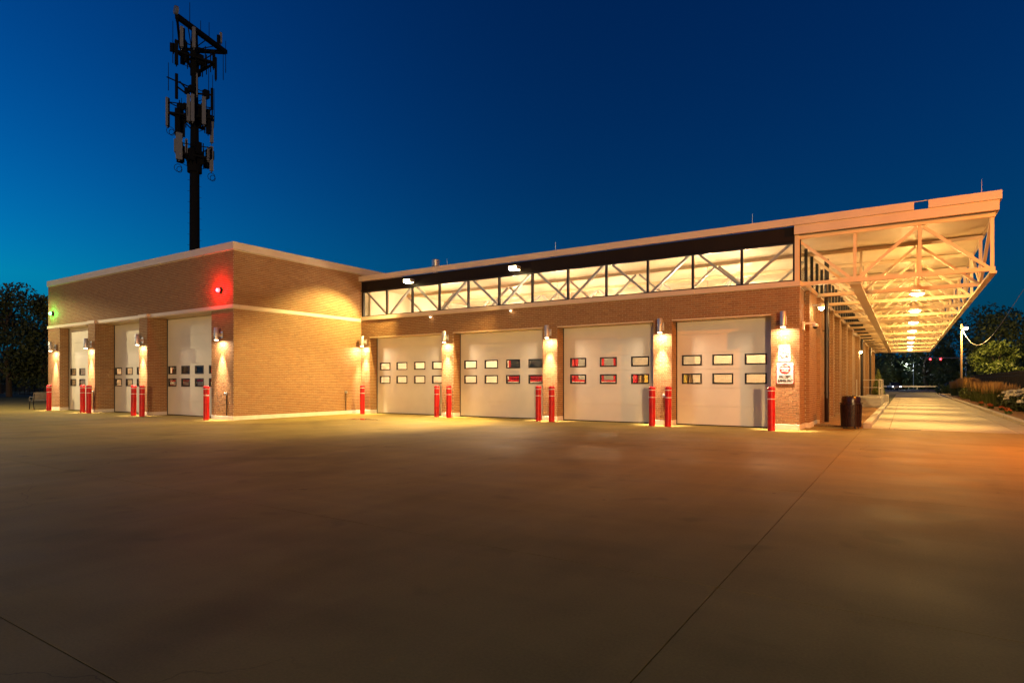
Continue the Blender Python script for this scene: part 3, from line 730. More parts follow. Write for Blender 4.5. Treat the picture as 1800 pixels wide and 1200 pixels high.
def sconce(x, y, zbot, label):
    """cylinder downlight on a short arm; y is the wall face"""
    t = thing('wall_lamp', label, 'wall lamp', (x, y, zbot), 'cylinder wall lamps on the brick piers')
    ax = y - 0.24
    m = MB(); m.lathe([(0.070, 0.004), (0.085, 0.0), (0.088, 0.02), (0.088, 0.46), (0.08, 0.47)], (x, ax, zbot), 22); m.build('cylinder', 'aluminium', t, smooth=True)
    m = MB(); m.box(x - 0.03, x + 0.03, ax + 0.08, y - 0.02, zbot + 0.15, zbot + 0.27); m.build('arm', 'aluminium', t, bevel=0.006)
    m = MB(); m.box(x - 0.07, x + 0.07, y - 0.03, y - 0.006, zbot + 0.08, zbot + 0.34); m.build('back_plate', 'aluminium', t, bevel=0.006)
    m = MB(); m.cyl((x, ax, zbot - 0.012), (x, ax, zbot - 0.001), 0.066, 0.066, 20); m.build('lens', 'lens_warm', t)
    light('light', 'SPOT', (x, ax, zbot - 0.03), 1500, WARM, t, 0.04, rot=(R_(5), 0, 0), spot_size=R_(42), spot_blend=1.0)
    light('light', 'AREA', (x, ax, zbot - 0.02), 30, WARM, t, 0.06, rot=(0, 0, 0))
SX = [(-20.98, 'lamp tucked in the inner corner beside the brick block'), (-16.13, 'lamp on the pier between the two four-pane doors'), (-11.2, 'lamp on the pier between a four-pane and a three-pane door'),
      (-6.87, 'lamp on the pier between the two three-pane doors'), (-3.07, 'lamp on the end pier above the traffic signs')]
for x, l in SX: sconce(x, D - 0.01, 3.09, 'grey cylinder wall ' + l)
sconce(-36.95, B - 0.01, 3.05, 'grey cylinder wall lamp on the outer pier under the green light')
sconce(-32.66, BP1 - 0.01, 3.05, 'grey cylinder wall lamp on the pier between outer and middle doors')
sconce(-27.78, BP1 - 0.01, 3.05, 'grey cylinder wall lamp on the pier between middle and corner doors')
sconce(-22.02, B - 0.01, 3.05, 'grey cylinder wall lamp on the corner pier under the red light')

FLOODC = (1.0, 0.68, 0.22)
def flood(x, label, d, ang, p, FLOODC):
    z = 5.78; y = D + 0.01
    t = thing('flood_lamp', label, 'flood lamp', (x, y, z), 'flood lamps above the clerestory')
    m = MB(); m.box(x - 0.05, x + 0.05, y - 0.16, y - 0.002, z - 0.03, z + 0.05); m.build('bracket', 'dark_metal', t)
    m = MB(); m.box(x - 0.20, x + 0.20, y - 0.46, y - 0.16, z - 0.02, z + 0.12); m.build('housing', 'aluminium', t, bevel=0.02)
    m = MB(); m.box(x - 0.15, x + 0.15, y - 0.475, y - 0.462, z - 0.005, z + 0.09); m.build('lens', 'lens_flood', t)
    m = MB(); m.box(x - 0.17, x + 0.17, y - 0.43, y - 0.2, z - 0.034, z - 0.021); m.build('lens', 'lens_flood', t)
    l = light('light', 'SPOT', (x - 0.22, y - 0.48, z - 0.05), p, FLOODC, t, 0.12, spot_size=R_(ang), spot_blend=0.5)
    aim(l, d)
flood(-18.05, 'glowing flood lamp above the clerestory next to the brick block', (-1, -0.55, -1.05), 84, 1600, (1.0, 0.74, 0.24))
flood(-12.6, 'glowing flood lamp above the clerestory midway along the hall', (-0.65, -0.62, -1.0), 84, 2700, (1.0, 0.66, 0.24))
# small under-band spots
for x in (-17.0, -12.9):
    t = thing('soffit_spot', 'tiny white downlight beneath the stone band of the hall', 'spotlight', (x, D - 0.06, 4.25), 'downlights under the stone band')
    m = MB(); m.box(x - 0.06, x + 0.06, D - 0.16, D - 0.012, 4.22, 4.30); m.build('housing', 'reflective_white', t, bevel=0.01)
    m = MB(); m.cyl((x, D - 0.1, 4.212), (x, D - 0.1, 4.219), 0.035, 0.035, 12); m.build('lens', 'lens_warm', t)
    l = light('light', 'SPOT', (x, D - 0.1, 4.19), 950, (1.0, 0.70, 0.44), t, 0.04, spot_size=R_(84), spot_blend=0.9); aim(l, (0, -1.05, -1))
# side security lamp and camera on the corner
def side_lamp(x, y, z, label, p):
    t = thing('security_lamp', label, 'wall lamp', (x, y, z), 'security lamps on the long side wall')
    m = MB(); m.bar((x, y, z + 0.05), (x + 0.22, y, z + 0.05), 0.04); m.build('arm', 'aluminium', t)
    m = MB(); m.lathe([(0.03, 0.13), (0.09, 0.10), (0.10, 0.0)], (x + 0.27, y, z - 0.03), 16); m.build('hood', 'aluminium', t, smooth=True)
    m = MB(); m.lathe([(0.02, -0.09), (0.075, -0.05), (0.085, 0.0)], (x + 0.27, y, z - 0.034), 16); m.build('lens', 'lens_flood', t, smooth=True)
    light('light', 'POINT', (x + 0.27, y, z - 0.16), p, (1.0, 0.74, 0.36), t, 0.05)
side_lamp(-2.52, 21.6, 3.86, 'bright bare security lamp at the hall corner above the camera', 11)
side_lamp(-2.64, 44.2, 3.4, 'small security lamp beside the rear downspout', 14)
t = thing('security_camera', 'small dome security camera on a bracket at the hall corner', 'camera', (-2.64, 20.5, 3.2))
m = MB(); m.box(-2.645, -2.60, 20.42, 20.58, 3.05, 3.30); m.bar((-2.60, 20.5, 3.24), (-2.30, 20.5, 3.24), 0.05); m.build('bracket', 'reflective_white', t)
m = MB(); m.lathe([(0.05, 0.08), (0.09, 0.06), (0.09, 0.0)], (-2.30, 20.5, 3.13), 16); m.build('housing', 'reflective_white', t, smooth=True)
m = MB(); m.lathe([(0.02, -0.07), (0.055, -0.05), (0.07, -0.002)], (-2.30, 20.5, 3.13), 16); m.build('dome', 'windscreen', t, smooth=True)

CANO = (1.0, 0.58, 0.17)
for i in range(8):
    x, y, z = 0.335, 24.40 + 5.83 * i, 4.40
    lab = ('first', 'second', 'third', 'fourth', 'fifth', 'sixth', 'seventh', 'last')[i] + ' glowing round pendant lamp counted from the canopy front truss'
    t = thing('pendant_lamp', lab, 'pendant lamp', (x, y, z), 'pendant lamps in a row under the canopy')
    m = MB(); m.lathe([(0.04, 0.30), (0.12, 0.27), (0.22, 0.06), (0.23, 0.0)], (x, y, z), 20); m.build('shade', 'steel_paint', t, smooth=True)
    m = MB(); m.cyl((x, y, z + 0.30), (x, y, 5.86), 0.012, 0.012, 6); m.build('stem', 'steel_paint', t)
    m = MB(); m.lathe([(0.05, -0.07), (0.15, -0.05), (0.205, -0.003)], (x, y, z), 18); m.build('lens', 'lens_canopy', t, smooth=True)
    light('light', 'SPOT', (x, y, z - 0.10), 820, CANO, t, 0.06, rot=(0, 0, 0), spot_size=R_(66), spot_blend=0.9)
    light('light', 'SPOT', (x, y, z + 0.36), 62, CANO, t, 0.12, rot=(math.pi, 0, 0), spot_size=R_(168), spot_blend=0.3)
    light('light', 'POINT', (x, y, z - 0.16), 165, CANO, t, 0.12)

# signal beacons on the block
def beacon(x, z, lens, col, p, label):
    t = thing('signal_light', label, 'signal light', (x, B - 0.01, z))
    m = MB(); m.cyl((x, B - 0.012, z), (x, B - 0.10, z), 0.10, 0.09, 18); m.build('housing', 'dark_metal', t, smooth=True)
    m = MB(); m.cyl((x, B - 0.102, z), (x, B - 0.17, z), 0.085, 0.065, 18); m.build('lens', lens, t, smooth=True)
    light('light', 'POINT', (x, B - 0.24, z), p, col, t, 0.04)
beacon(-22.12, 4.97, 'lens_red', (1, 0.004, 0.012), 70, 'glowing red signal light on the brick block near its corner')
beacon(-37.30, 5.02, 'lens_green', (0.0, 1, 0.12), 26, 'glowing green signal light on the brick block at its outer end')

# street lamps: one in view behind the fence, others of the same kind round the yard
SOD = (1.0, 0.25, 0.0)
def street_lamp(x, y, h, d, label, p, spot=None, col=SOD, target=None, blend=0.15):
    t = thing('street_lamp', label, 'street lamp', (x, y, 0), 'sodium lamps on wooden poles')
    d = Vector(d).normalized()
    m = MB(); m.cyl((x, y, 0.02), (x, y, h + 0.6), 0.16, 0.11, 12); m.build('pole', 'pole_wood', t, smooth=True)
    e = Vector((x, y, h)) + d * 1.3
    m = MB(); m.cyl((x, y, h - 0.3), tuple(e + Vector((0, 0, 0.1))), 0.03, 0.03, 8); m.build('arm', 'galvanised', t, smooth=True)
    m = MB(); m.lathe([(0.06, 0.34), (0.14, 0.30), (0.20, 0.10), (0.22, 0.0)], tuple(e), 16); m.build('head', 'galvanised', t, smooth=True)
    m = MB(); m.lathe([(0.05, -0.30), (0.20, -0.24), (0.27, -0.12), (0.21, -0.004)], tuple(e), 16); m.build('lens', 'lens_sodium', t, smooth=True)
    if spot:
        l = light('light', 'SPOT', tuple(e - Vector((0, 0, 0.42))), p, col, t, 0.12, rot=(0, 0, 0), spot_size=R_(spot), spot_blend=blend)
        if target: aim(l, Vector(target) - e)
    else: light('light', 'POINT', tuple(e - Vector((0, 0, 0.46))), p, col, t, 0.10)
    return e
lampE = street_lamp(6.5, 104, 8.9, (0.35, -1, 0), 'lit street lamp on a wooden pole behind the iron fence', 5500, col=(1.0, 0.58, 0.14))
street_lamp(8.3, 15, 7.1, (-1, 0, 0), 'sodium street lamp on a wooden pole at the yard edge facing the canopy', 4000, spot=122, target=(1.7, 16.2, 2.6), blend=1.0, col=(1.0, 0.23, 0.0))
street_lamp(40, -60, 7.4, (-1, 1, 0), 'sodium street lamp on a wooden pole across the apron', 88000, col=(1.0, 0.60, 0.25))
street_lamp(-42.3, 7, 7.7, (1, 0, 0), 'yard lamp on a wooden pole in front of the outer garage door', 2100, spot=162, col=(1.0, 0.78, 0.40))
# overhead service wire from the pole
p0 = Vector((6.6, 103.6, 8.7)); p1 = Vector((11.5, 79, 12.8)); pts = []
for i in range(29):
    k_ = i / 28; q = p0.lerp(p1, k_); q.z -= 25 * k_ * (1 - k_) ** 2; pts.append(tuple(q))
m = MB(); m.path(pts, 0.035, 6); tag(m.build('overhead_wire', 'rail_light', at=p0), 'slack overhead wire hanging from the street lamp pole', 'wire')

# ================================================================== BOLLARDS, SIGNS, SMALL FITTINGS
bo = thing('bollard', '', 'bollard', (0, 0, 0), 'red bollards guarding the garage doors')
m = MB(); m.lathe([(0.105, 0.0), (0.105, 1.20), (0.112, 1.202), (0.112, 1.25), (0.10, 1.28), (0.06, 1.30), (0.01, 1.305)], (0, 0, 0), 24); m.build('sleeve', 'bollard_red', bo, smooth=True)
for z in (1.17, 0.93):
    m = MB(); m.lathe([(0.104, 0), (0.1075, 0.001), (0.1075, 0.024), (0.104, 0.025)], (0, 0, z), 24); m.build('reflective_band', 'reflective_white', bo, smooth=True)
BOL = [(-20.72, 19.40, 'red bollard beside the inner corner pier'),
       (-16.30, 19.36, 'red bollard left of the pair before the pier between four-pane doors'), (-15.62, 19.32, 'red bollard right of the pair before the pier between four-pane doors'),
       (-11.38, 19.32, 'red bollard on the four-pane side of the pier pair mid-facade'), (-10.80, 19.28, 'red bollard on the three-pane side of the pier pair mid-facade'),
       (-7.00, 19.26, 'red bollard on the inner side of the pier between three-pane doors'), (-6.46, 19.24, 'red bollard on the sign side of the pier between three-pane doors'),
       (-3.33, 19.24, 'single red bollard before the pier with traffic signs'),
       (-36.65, 13.05, 'red bollard beside the metal bench and outer pier'), (-32.72, 13.0, 'red bollard on the outer side of the pier by the outer garage door'), (-32.05, 12.98, 'red bollard on the inner side of the pier by the outer garage door'),
       (-27.88, 13.0, 'red bollard on the outer side of the pier by the corner garage door'), (-27.0, 12.92, 'red bollard on the inner side of the pier by the corner garage door'),
       (-22.32, 13.0, 'single red bollard at the corner pier of the brick block')]
for i, (x, y, l) in enumerate(BOL):
    o = bo if i == 0 else copy_tree(bo)
    o.location = (x, y, 0); o['label'] = l; o.rotation_euler = (R_(random.uniform(-0.5, 0.5)), R_(random.uniform(-0.5, 0.5)), i)
# standpipes / hose bibs low on the piers
for (x, y, z, ax) in ((-21.72, B, 1.0, 'x'), (-6.80, D, 0.98, 'x'), (-21.27, 18.9, 1.0, 'y'), (-32.4, BP1, 1.0, 'x')):
    lab = {-21.72: 'small hose tap on the corner pier of the brick block', -6.80: 'small hose tap between the bollards of the three-pane doors', -21.27: 'small hose tap low on the block side wall', -32.4: 'small hose tap beside the outer garage door pier'}[x]
    dx, dy = (0, -1) if ax == 'x' else (1, 0)
    t = thing('hose_tap', lab, 'tap', (x, y, z), 'hose taps on the walls')
    m = MB(); m.box(x - 0.05, x + 0.05, y - 0.05, y + 0.0, z - 0.05, z + 0.05) if ax == 'x' else m.box(x + 0.0, x + 0.05, y - 0.05, y + 0.05, z - 0.05, z + 0.05)
    m.build('box', 'galvanised', t, bevel=0.008)
    m = MB(); m.cyl((x + dx * 0.05, y + dy * 0.05, z + 0.02), (x + dx * 0.12, y + dy * 0.12, z + 0.02), 0.02, 0.02, 8); m.cyl((x + dx * 0.11, y + dy * 0.11, z + 0.02), (x + dx * 0.11, y + dy * 0.11, z - 0.06), 0.016, 0.016, 8); m.build('spout', 'galvanised', t)
    if x != -6.80:
        m = MB(); m.cyl((x + dx * 0.03, y + dy * 0.03, 0.16), (x + dx * 0.03, y + dy * 0.03, z - 0.05), 0.015, 0.015, 8); m.build('pipe', 'downspout', t)

def rounded(m, cx, cz, w, h, r, y0, y1):
    pts = []
    for (sx, sz, a0) in ((1, -1, -90), (1, 1, 0), (-1, 1, 90), (-1, -1, 180)):
        for i in range(6):
            a = R_(a0 + 18 * i); pts.append((cx + sx * (w / 2 - r) + r * math.cos(a), cz + sz * (h / 2 - r) + r * math.sin(a)))
    n = len(pts); k = len(m.v)
    m.v += [(x, y0, z) for x, z in pts] + [(x, y1, z) for x, z in pts]
    m.f += [tuple(k + i for i in range(n)), tuple(k + n + i for i in range(n))[::-1]] + [(k + i, k + n + i, k + n + (i + 1) % n, k + (i + 1) % n) for i in range(n)]
def letter(parent, body, size, x, y, z, ma, sx=1.0):
    me = text_mesh(body, size); me.materials.append(MATS[ma])
    o = bpy.data.objects.new('lettering', me); COL.objects.link(o); o.parent = parent
    o.rotation_euler = (R_(90), 0, 0); o.location = Vector((x, y, z)) - wl(parent); o.scale = (sx, 1, 1)
YS = D - 0.022
t = thing('traffic_sign', 'white sign reading NO THRU TRAFFIC on the end pier', 'sign', (-3.07, YS, 2.325))
m = MB(); rounded(m, -3.07, 2.325, 0.345, 0.50, 0.035, YS - 0.004, YS + 0.006); m.build('plate', 'sign_white', t)
for s, z in (('NO', 2.46), ('THRU', 2.325), ('TRAFFIC', 2.19)): letter(t, s, 0.15, -3.07, YS - 0.006, z, 'sign_black', 0.52 if s == 'TRAFFIC' else 0.72)
t = thing('traffic_sign', 'white DO NOT ENTER sign for fire department business below another sign', 'sign', (-3.05, YS, 1.715))
m = MB(); rounded(m, -3.05, 1.715, 0.49, 0.67, 0.04, YS - 0.003, YS + 0.006); m.build('border', 'sign_red', t)
m = MB(); rounded(m, -3.05, 1.715, 0.462, 0.642, 0.035, YS - 0.0055, YS - 0.0031); m.build('plate', 'sign_white', t)
m = MB(); m.cyl((-3.05, YS - 0.0058, 1.85), (-3.05, YS - 0.009, 1.85), 0.155, 0.155, 32); m.build('red_disc', 'sign_red', t)
m = MB(); m.box(-3.175, -2.925, YS - 0.011, YS - 0.0092, 1.828, 1.872); m.build('white_bar', 'sign_white', t)
letter(t, 'DO NOT', 0.072, -3.05, YS - 0.0115, 1.925, 'sign_white', 0.9); letter(t, 'ENTER', 0.072, -3.05, YS - 0.0115, 1.775, 'sign_white', 0.9)
letter(t, 'FIRE DEPT.', 0.095, -3.05, YS - 0.008, 1.605, 'sign_black', 0.75); letter(t, 'BUSINESS ONLY', 0.095, -3.05, YS - 0.008, 1.49, 'sign_black', 0.60)
# litter bin
cx, cy = -1.42, 21.62
t = thing('litter_bin', 'glossy dark brown domed litter bin by the driveway kerb', 'litter bin', (cx, cy, 0))
m = MB(); m.lathe([(0.25, 0.06), (0.27, 0.08), (0.29, 0.74), (0.29, 0.78)], (cx, cy, 0), 32); m.build('body', 'can_metal', t, smooth=True)
for i in range(24):
    a = 2 * math.pi * i / 24; m = MB()
    m.bar((cx + 0.275 * math.cos(a), cy + 0.275 * math.sin(a), 0.06), (cx + 0.298 * math.cos(a), cy + 0.298 * math.sin(a), 0.74), 0.045, 0.012, up=(math.cos(a), math.sin(a), 0)); m.build('slat', 'can_slat', t)
m = MB(); m.lathe([(0.30, 0.76), (0.335, 0.77), (0.335, 0.795), (0.30, 0.80)], (cx, cy, 0), 32); m.build('rim', 'can_metal', t, smooth=True)
m = MB(); m.lathe([(0.265, 0.80), (0.268, 0.93), (0.25, 0.99), (0.19, 1.02), (0.05, 1.035)], (cx, cy, 0), 32); m.build('lid', 'can_metal', t, smooth=True)
for a in (0.6, 2.2, 3.8, 5.3):
    m = MB(); m.cyl((cx + 0.24 * math.cos(a), cy + 0.24 * math.sin(a), 0), (cx + 0.24 * math.cos(a), cy + 0.24 * math.sin(a), 0.062), 0.025, 0.02, 8); m.build('foot', 'can_metal', t)

# steps, landing and handrail beyond the bed
t = thing('entry_landing', 'pale concrete steps and landing with handrail at the side door', 'steps', (-1.9, 40, 0))
for i, (y, z) in enumerate(((39.2, 0.20), (39.6, 0.38), (40.0, 0.56))):
    m = MB(); m.box(-2.55, -1.14, y, y + (0.4 if i < 2 else 7.0), 0.03, z); m.build('step' if i < 2 else 'platform', 'kerb_concrete', t, bevel=0.015)
for y in (40.1, 43.4, 46.8):
    m = MB(); m.cyl((-1.24, y, 0.55), (-1.24, y, 1.62), 0.03, 0.03, 10); m.build('post', 'rail_light', t)
m = MB(); m.cyl((-1.24, 40.1, 1.6), (-1.24, 46.8, 1.6), 0.025, 0.025, 10); m.cyl((-2.4, 46.8, 1.6), (-1.24, 46.8, 1.6), 0.025, 0.025, 10); m.build('handrail', 'rail_light', t)
m = MB(); m.cyl((-1.24, 40.1, 1.1), (-1.24, 46.8, 1.1), 0.02, 0.02, 10); m.cyl((-2.4, 46.8, 1.1), (-1.24, 46.8, 1.1), 0.02, 0.02, 10); m.build('mid_rail', 'rail_light', t)
m = MB(); m.cyl((-2.35, 40.1, 0.55), (-2.35, 40.1, 1.6), 0.03, 0.03, 10); m.build('post', 'rail_light', t)
t = thing('planter', 'raised concrete planter at the end of the bed', 'planter', (-1.6, 47.6, 0))
m = MB(); m.box(-2.2, -0.95, 47.2, 47.35, 0.03, 0.6); m.box(-2.2, -0.95, 49.2, 49.35, 0.03, 0.6); m.box(-1.1, -0.95, 47.351, 49.199, 0.03, 0.6); m.box(-2.2, -2.05, 47.351, 49.199, 0.03, 0.6); m.build('wall', 'kerb_concrete', t)
m = MB(); m.box(-2.049, -1.101, 47.352, 49.198, 0.03, 0.55); m.build('soil', 'mulch', t)

# ================================================================== PLANTS
def leaf_cloud(name, centres, n, size, ma, parent, flat=0.0, rs=None):
    rs = rs or random
    m = MB()
    wts = [c[3] * c[4] * c[5] for c in centres]; tot = sum(wts)
    for (cx, cy, cz, rx, ry, rz), w in zip(centres, wts):
        for _ in range(int(n * w / tot)):
            while True:
                p = Vector((rs.uniform(-1, 1), rs.uniform(-1, 1), rs.uniform(-1, 1)))
                l = p.length
                if l < 1 and rs.random() < 0.25 + 0.75 * l * l: break
            c = Vector((cx + p.x * rx, cy + p.y * ry, cz + p.z * rz))
            a = Vector((rs.uniform(-1, 1), rs.uniform(-1, 1), rs.uniform(-1, 1) * (1 - flat))).normalized()
            b = a.cross(Vector((rs.uniform(-1, 1), rs.uniform(-1, 1), rs.uniform(-1, 1)))).normalized()
            s = size * rs.uniform(0.6, 1.3); k = len(m.v)
            m.v += [tuple(c - a * s), tuple(c + b * s * 0.45), tuple(c + a * s), tuple(c - b * s * 0.45)]; m.f.append((k, k + 1, k + 2, k + 3))
    return m.build(name, ma, parent)
def tree(x, y, h, w, label, ma='leaf_dark', group=None, n=3500, leafs=0.22, low=0.25, seed=1, clumps=22, name='tree'):
    rs = random.Random(seed)
    t = thing(name, label, 'tree', (x, y, 0), group)
    m = MB(); pts = [Vector((x, y, -0.1))]
    for i in range(1, 6): pts.append(Vector((x + rs.uniform(-1, 1) * 0.04 * h, y + rs.uniform(-1, 1) * 0.04 * h, h * 0.85 * i / 5)))
    r = 0.026 * h
    for i in range(5): m.cyl(pts[i], pts[i + 1], r * (1 - i / 5.6), r * (1 - (i + 1) / 5.6), 8)
    cs = []
    for i in range(clumps):
        f = low + (1 - low) * (i + 0.5) / clumps; a = rs.uniform(0, 6.28)
        prof = math.sin(math.pi * min(1, max(0.06, (f - low) / (1 - low) * 0.86 + 0.10))) ** 0.7
        rr = w / 2 * prof * rs.uniform(0.35, 0.95)
        c = Vector((x + rr * math.cos(a), y + rr * math.sin(a), h * f))
        q = w * rs.uniform(0.13, 0.24)
        cs.append((c.x, c.y, c.z, q, q, q * 0.75))
        if i % 2 == 0:
            j = min(4, max(1, int(f * 5 - 0.6))); m.cyl(pts[j], c, 0.008 * h, 0.002 * h, 5)
    m.build('trunk', 'bark', t, smooth=True)
    leaf_cloud('crown', cs, n, leafs, ma, t, rs=rs)
    return t
# dark trees at the left, behind the yard
LT = [(-74.5, 23.2, 10.5, 7), (-71.9, 25.4, 9.6, 6), (-78.5, 20.9, 11, 8), (-91, 31, 11, 9), (-66, 26.5, 7.6, 5), (-99, 30, 12, 10), (-82, 36, 9.5, 8)]
LL = ['tall dark tree standing over the lawn behind the bench', 'dark tree close behind the end of the brick block', 'broad dark tree at the far end of the lawn', 'dark tree behind the lawn trees with thin crown', 'short dark tree next to the brick block end', 'tall dark tree furthest across the lawn', 'dark tree rising behind the others beyond the lawn']
for i, (x, y, h, w) in enumerate(LT):
    tree(x, y, h, w, LL[i], 'leaf_dark', 'dark trees beyond the lawn', 4600, 0.20, 0.10 if i % 2 else 0.18, 10 + i, 34)
# woods behind the street at the right
labels_r = ['dark tree in the wood across the street', ]
rs = random.Random(5); k = 0
for (x, y, h, w) in [(-40, 172, 15, 16), (-22, 168, 14, 14), (-8, 164, 15, 14), (4, 160, 16, 15), (15, 152, 15, 15), (13, 128, 11.5, 12), (24, 132, 10.5, 13), (33, 140, 10.5, 14), (45, 138, 9, 14), (22, 104, 8, 9), (32, 112, 8, 10), (-55, 180, 16, 17), (57, 150, 9.5, 15)]:
    tree(x, y, h, w, 'dark leafy tree in the wood behind the street', 'leaf_dark', 'dark trees behind the street', 4200, 0.36, 0.05, 40 + k, 30); k += 1
tree(11.4, 112, 7.0, 6.0, 'small bright green tree lit up behind the wooden lamp pole', 'leaf_bright', None, 3000, 0.24, 0.18, 90, 22)
tree(14.6, 114.5, 6.4, 4.8, 'green tree right beside the bright green lit tree', 'leaf_bright', None, 2200, 0.24, 0.18, 91, 18)
# unbroken wood in the far distance
def far_wood(path, label, hmin, hmax, seed):
    rs = random.Random(seed); m = MB(); n = 0
    for (x0, y0), (x1, y1) in zip(path, path[1:]):
        L = math.hypot(x1 - x0, y1 - y0); steps = max(1, int(L / 3.5))
        for i in range(steps):
            t_ = i / steps; cx, cy = x0 + (x1 - x0) * t_ + rs.uniform(-2, 2), y0 + (y1 - y0) * t_ + rs.uniform(-2, 2); h = rs.uniform(hmin, hmax); w = rs.uniform(3.0, 4.6)
            m.lathe([(w * 0.75, 0.0), (w * 0.95, h * 0.3), (w * 0.8, h * 0.6), (w * 0.4, h * 0.85), (0.1, h * 0.93)], (cx, cy, -0.2), 9)
            for _ in range(170):
                a = rs.uniform(0, 6.28); f = rs.random(); r = w * (0.55 + 0.6 * math.sin(math.pi * min(1, f * 0.85 + 0.12))) * rs.uniform(0.85, 1.12)
                c = Vector((cx + r * math.cos(a) * (1.05 - f * 0.75), cy + r * math.sin(a) * (1.05 - f * 0.75), h * f * 1.04)); q = 0.42 * rs.uniform(0.6, 1.3)
                u = Vector((rs.uniform(-1, 1), rs.uniform(-1, 1), rs.uniform(-1, 1))).normalized(); v = u.cross(Vector((rs.uniform(-1, 1), rs.uniform(-1, 1), rs.uniform(-1, 1)))).normalized(); k = len(m.v)
                m.v += [tuple(c - u * q), tuple(c + v * q * 0.5), tuple(c + u * q), tuple(c - v * q * 0.5)]; m.f.append((k, k + 1, k + 2, k + 3))
    o = m.build('far_wood', 'leaf_dark'); stuff(o); tag(o, label, 'wood')
far_wood([(-70, 196), (-30, 186), (0, 176), (30, 162), (70, 160), (120, 170)], 'dark unbroken wood behind the trees of the street', 8.5, 11, 21)
far_wood([(-150, 20), (-120, 45), (-95, 62), (-70, 70), (-50, 76)], 'dark unbroken wood behind the trees of the lawn', 5, 7, 22)
# arborvitae in the planter
t = thing('conifer_shrub', 'slim green conical shrub in the raised planter', 'shrub', (-1.55, 48.3, 0.5))
m = MB(); m.cyl((-1.55, 48.3, 0.5), (-1.55, 48.3, 1.9), 0.03, 0.015, 6); m.build('stem', 'bark', t)
leaf_cloud('foliage', [(-1.55, 48.3, 0.75 + 0.2 * i, 0.40 - 0.045 * i, 0.40 - 0.045 * i, 0.24) for i in range(8)], 2200, 0.06, 'leaf_yellow', t)
# ornamental grasses
def grass(h, rad, nb, seed, tan):
    rs = random.Random(seed); g = MB(); f = MB()
    for i in range(nb):
        a = rs.uniform(0, 6.28); r = rad * math.sqrt(rs.random()) * 0.5; lean = rs.uniform(0.05, 0.45) * rad
        hh = h * rs.uniform(0.55, 0.95); w = 0.012
        p = Vector((r * math.cos(a), r * math.sin(a), 0)); d = Vector((math.cos(a), math.sin(a), 0)); sd = Vector((-d.y, d.x, 0)) * w
        q = p + d * lean * 0.4 + Vector((0, 0, hh * 0.6)); e = p + d * lean * 1.3 + Vector((0, 0, hh))
        k = len(g.v); g.v += [tuple(p - sd), tuple(p + sd), tuple(q + sd * 0.8), tuple(q - sd * 0.8), tuple(e)]; g.f += [(k, k + 1, k + 2, k + 3), (k + 3, k + 2, k + 4)]
        if i % tan == 0:
            b = p + d * lean * 0.5 + Vector((0, 0, h * 0.55)); u = p + d * lean * 0.9 + Vector((0, 0, h * rs.uniform(0.9, 1.12))); sd2 = Vector((-d.y, d.x, 0)) * 0.02
            k = len(f.v); f.v += [tuple(b - sd2 * 0.4), tuple(b + sd2 * 0.4), tuple(b.lerp(u, 0.75) + sd2), tuple(u), tuple(b.lerp(u, 0.75) - sd2)]; f.f += [(k, k + 1, k + 2, k + 3, k + 4)]
    return g, f
def grass_thing(h, rad, nb, seed, tan, label, group):
    t = thing('ornamental_grass', label, 'grass clump', (0, 0, 0), group); g, f = grass(h, rad, nb, seed, tan)
    g.build('blades', 'grass_green', t); f.build('plumes', 'grass_tan', t); return t
ga = grass_thing(1.55, 0.62, 420, 3, 1, 'tan plumed ornamental grass clump in the bed along the fence', 'tan plumed grasses along the fence')
spots = [(4.5 + random.uniform(-0.3, 0.9), 66 + 1.5 * i) for i in range(14)]
for i, (x, y) in enumerate(spots):
    o = ga if i == 0 else copy_tree(ga); o.location = (x, y, 0.05); o.rotation_euler.z = i * 1.7; o.scale = (1, 1, random.uniform(0.9, 1.1))
gb = grass_thing(1.25, 0.75, 420, 4, 5, 'low green ornamental grass clump between plumed grasses and hydrangeas', 'green grasses near the hydrangeas')
spots = [(4.3 + random.uniform(-0.1, 1.0), 44.5 + 0.95 * i) for i in range(13)]
for i, (x, y) in enumerate(spots):
    o = gb if i == 0 else copy_tree(gb); o.location = (x, y, 0.05); o.rotation_euler.z = i * 2.3; o.scale = (1, 1, random.uniform(0.85, 1.1))
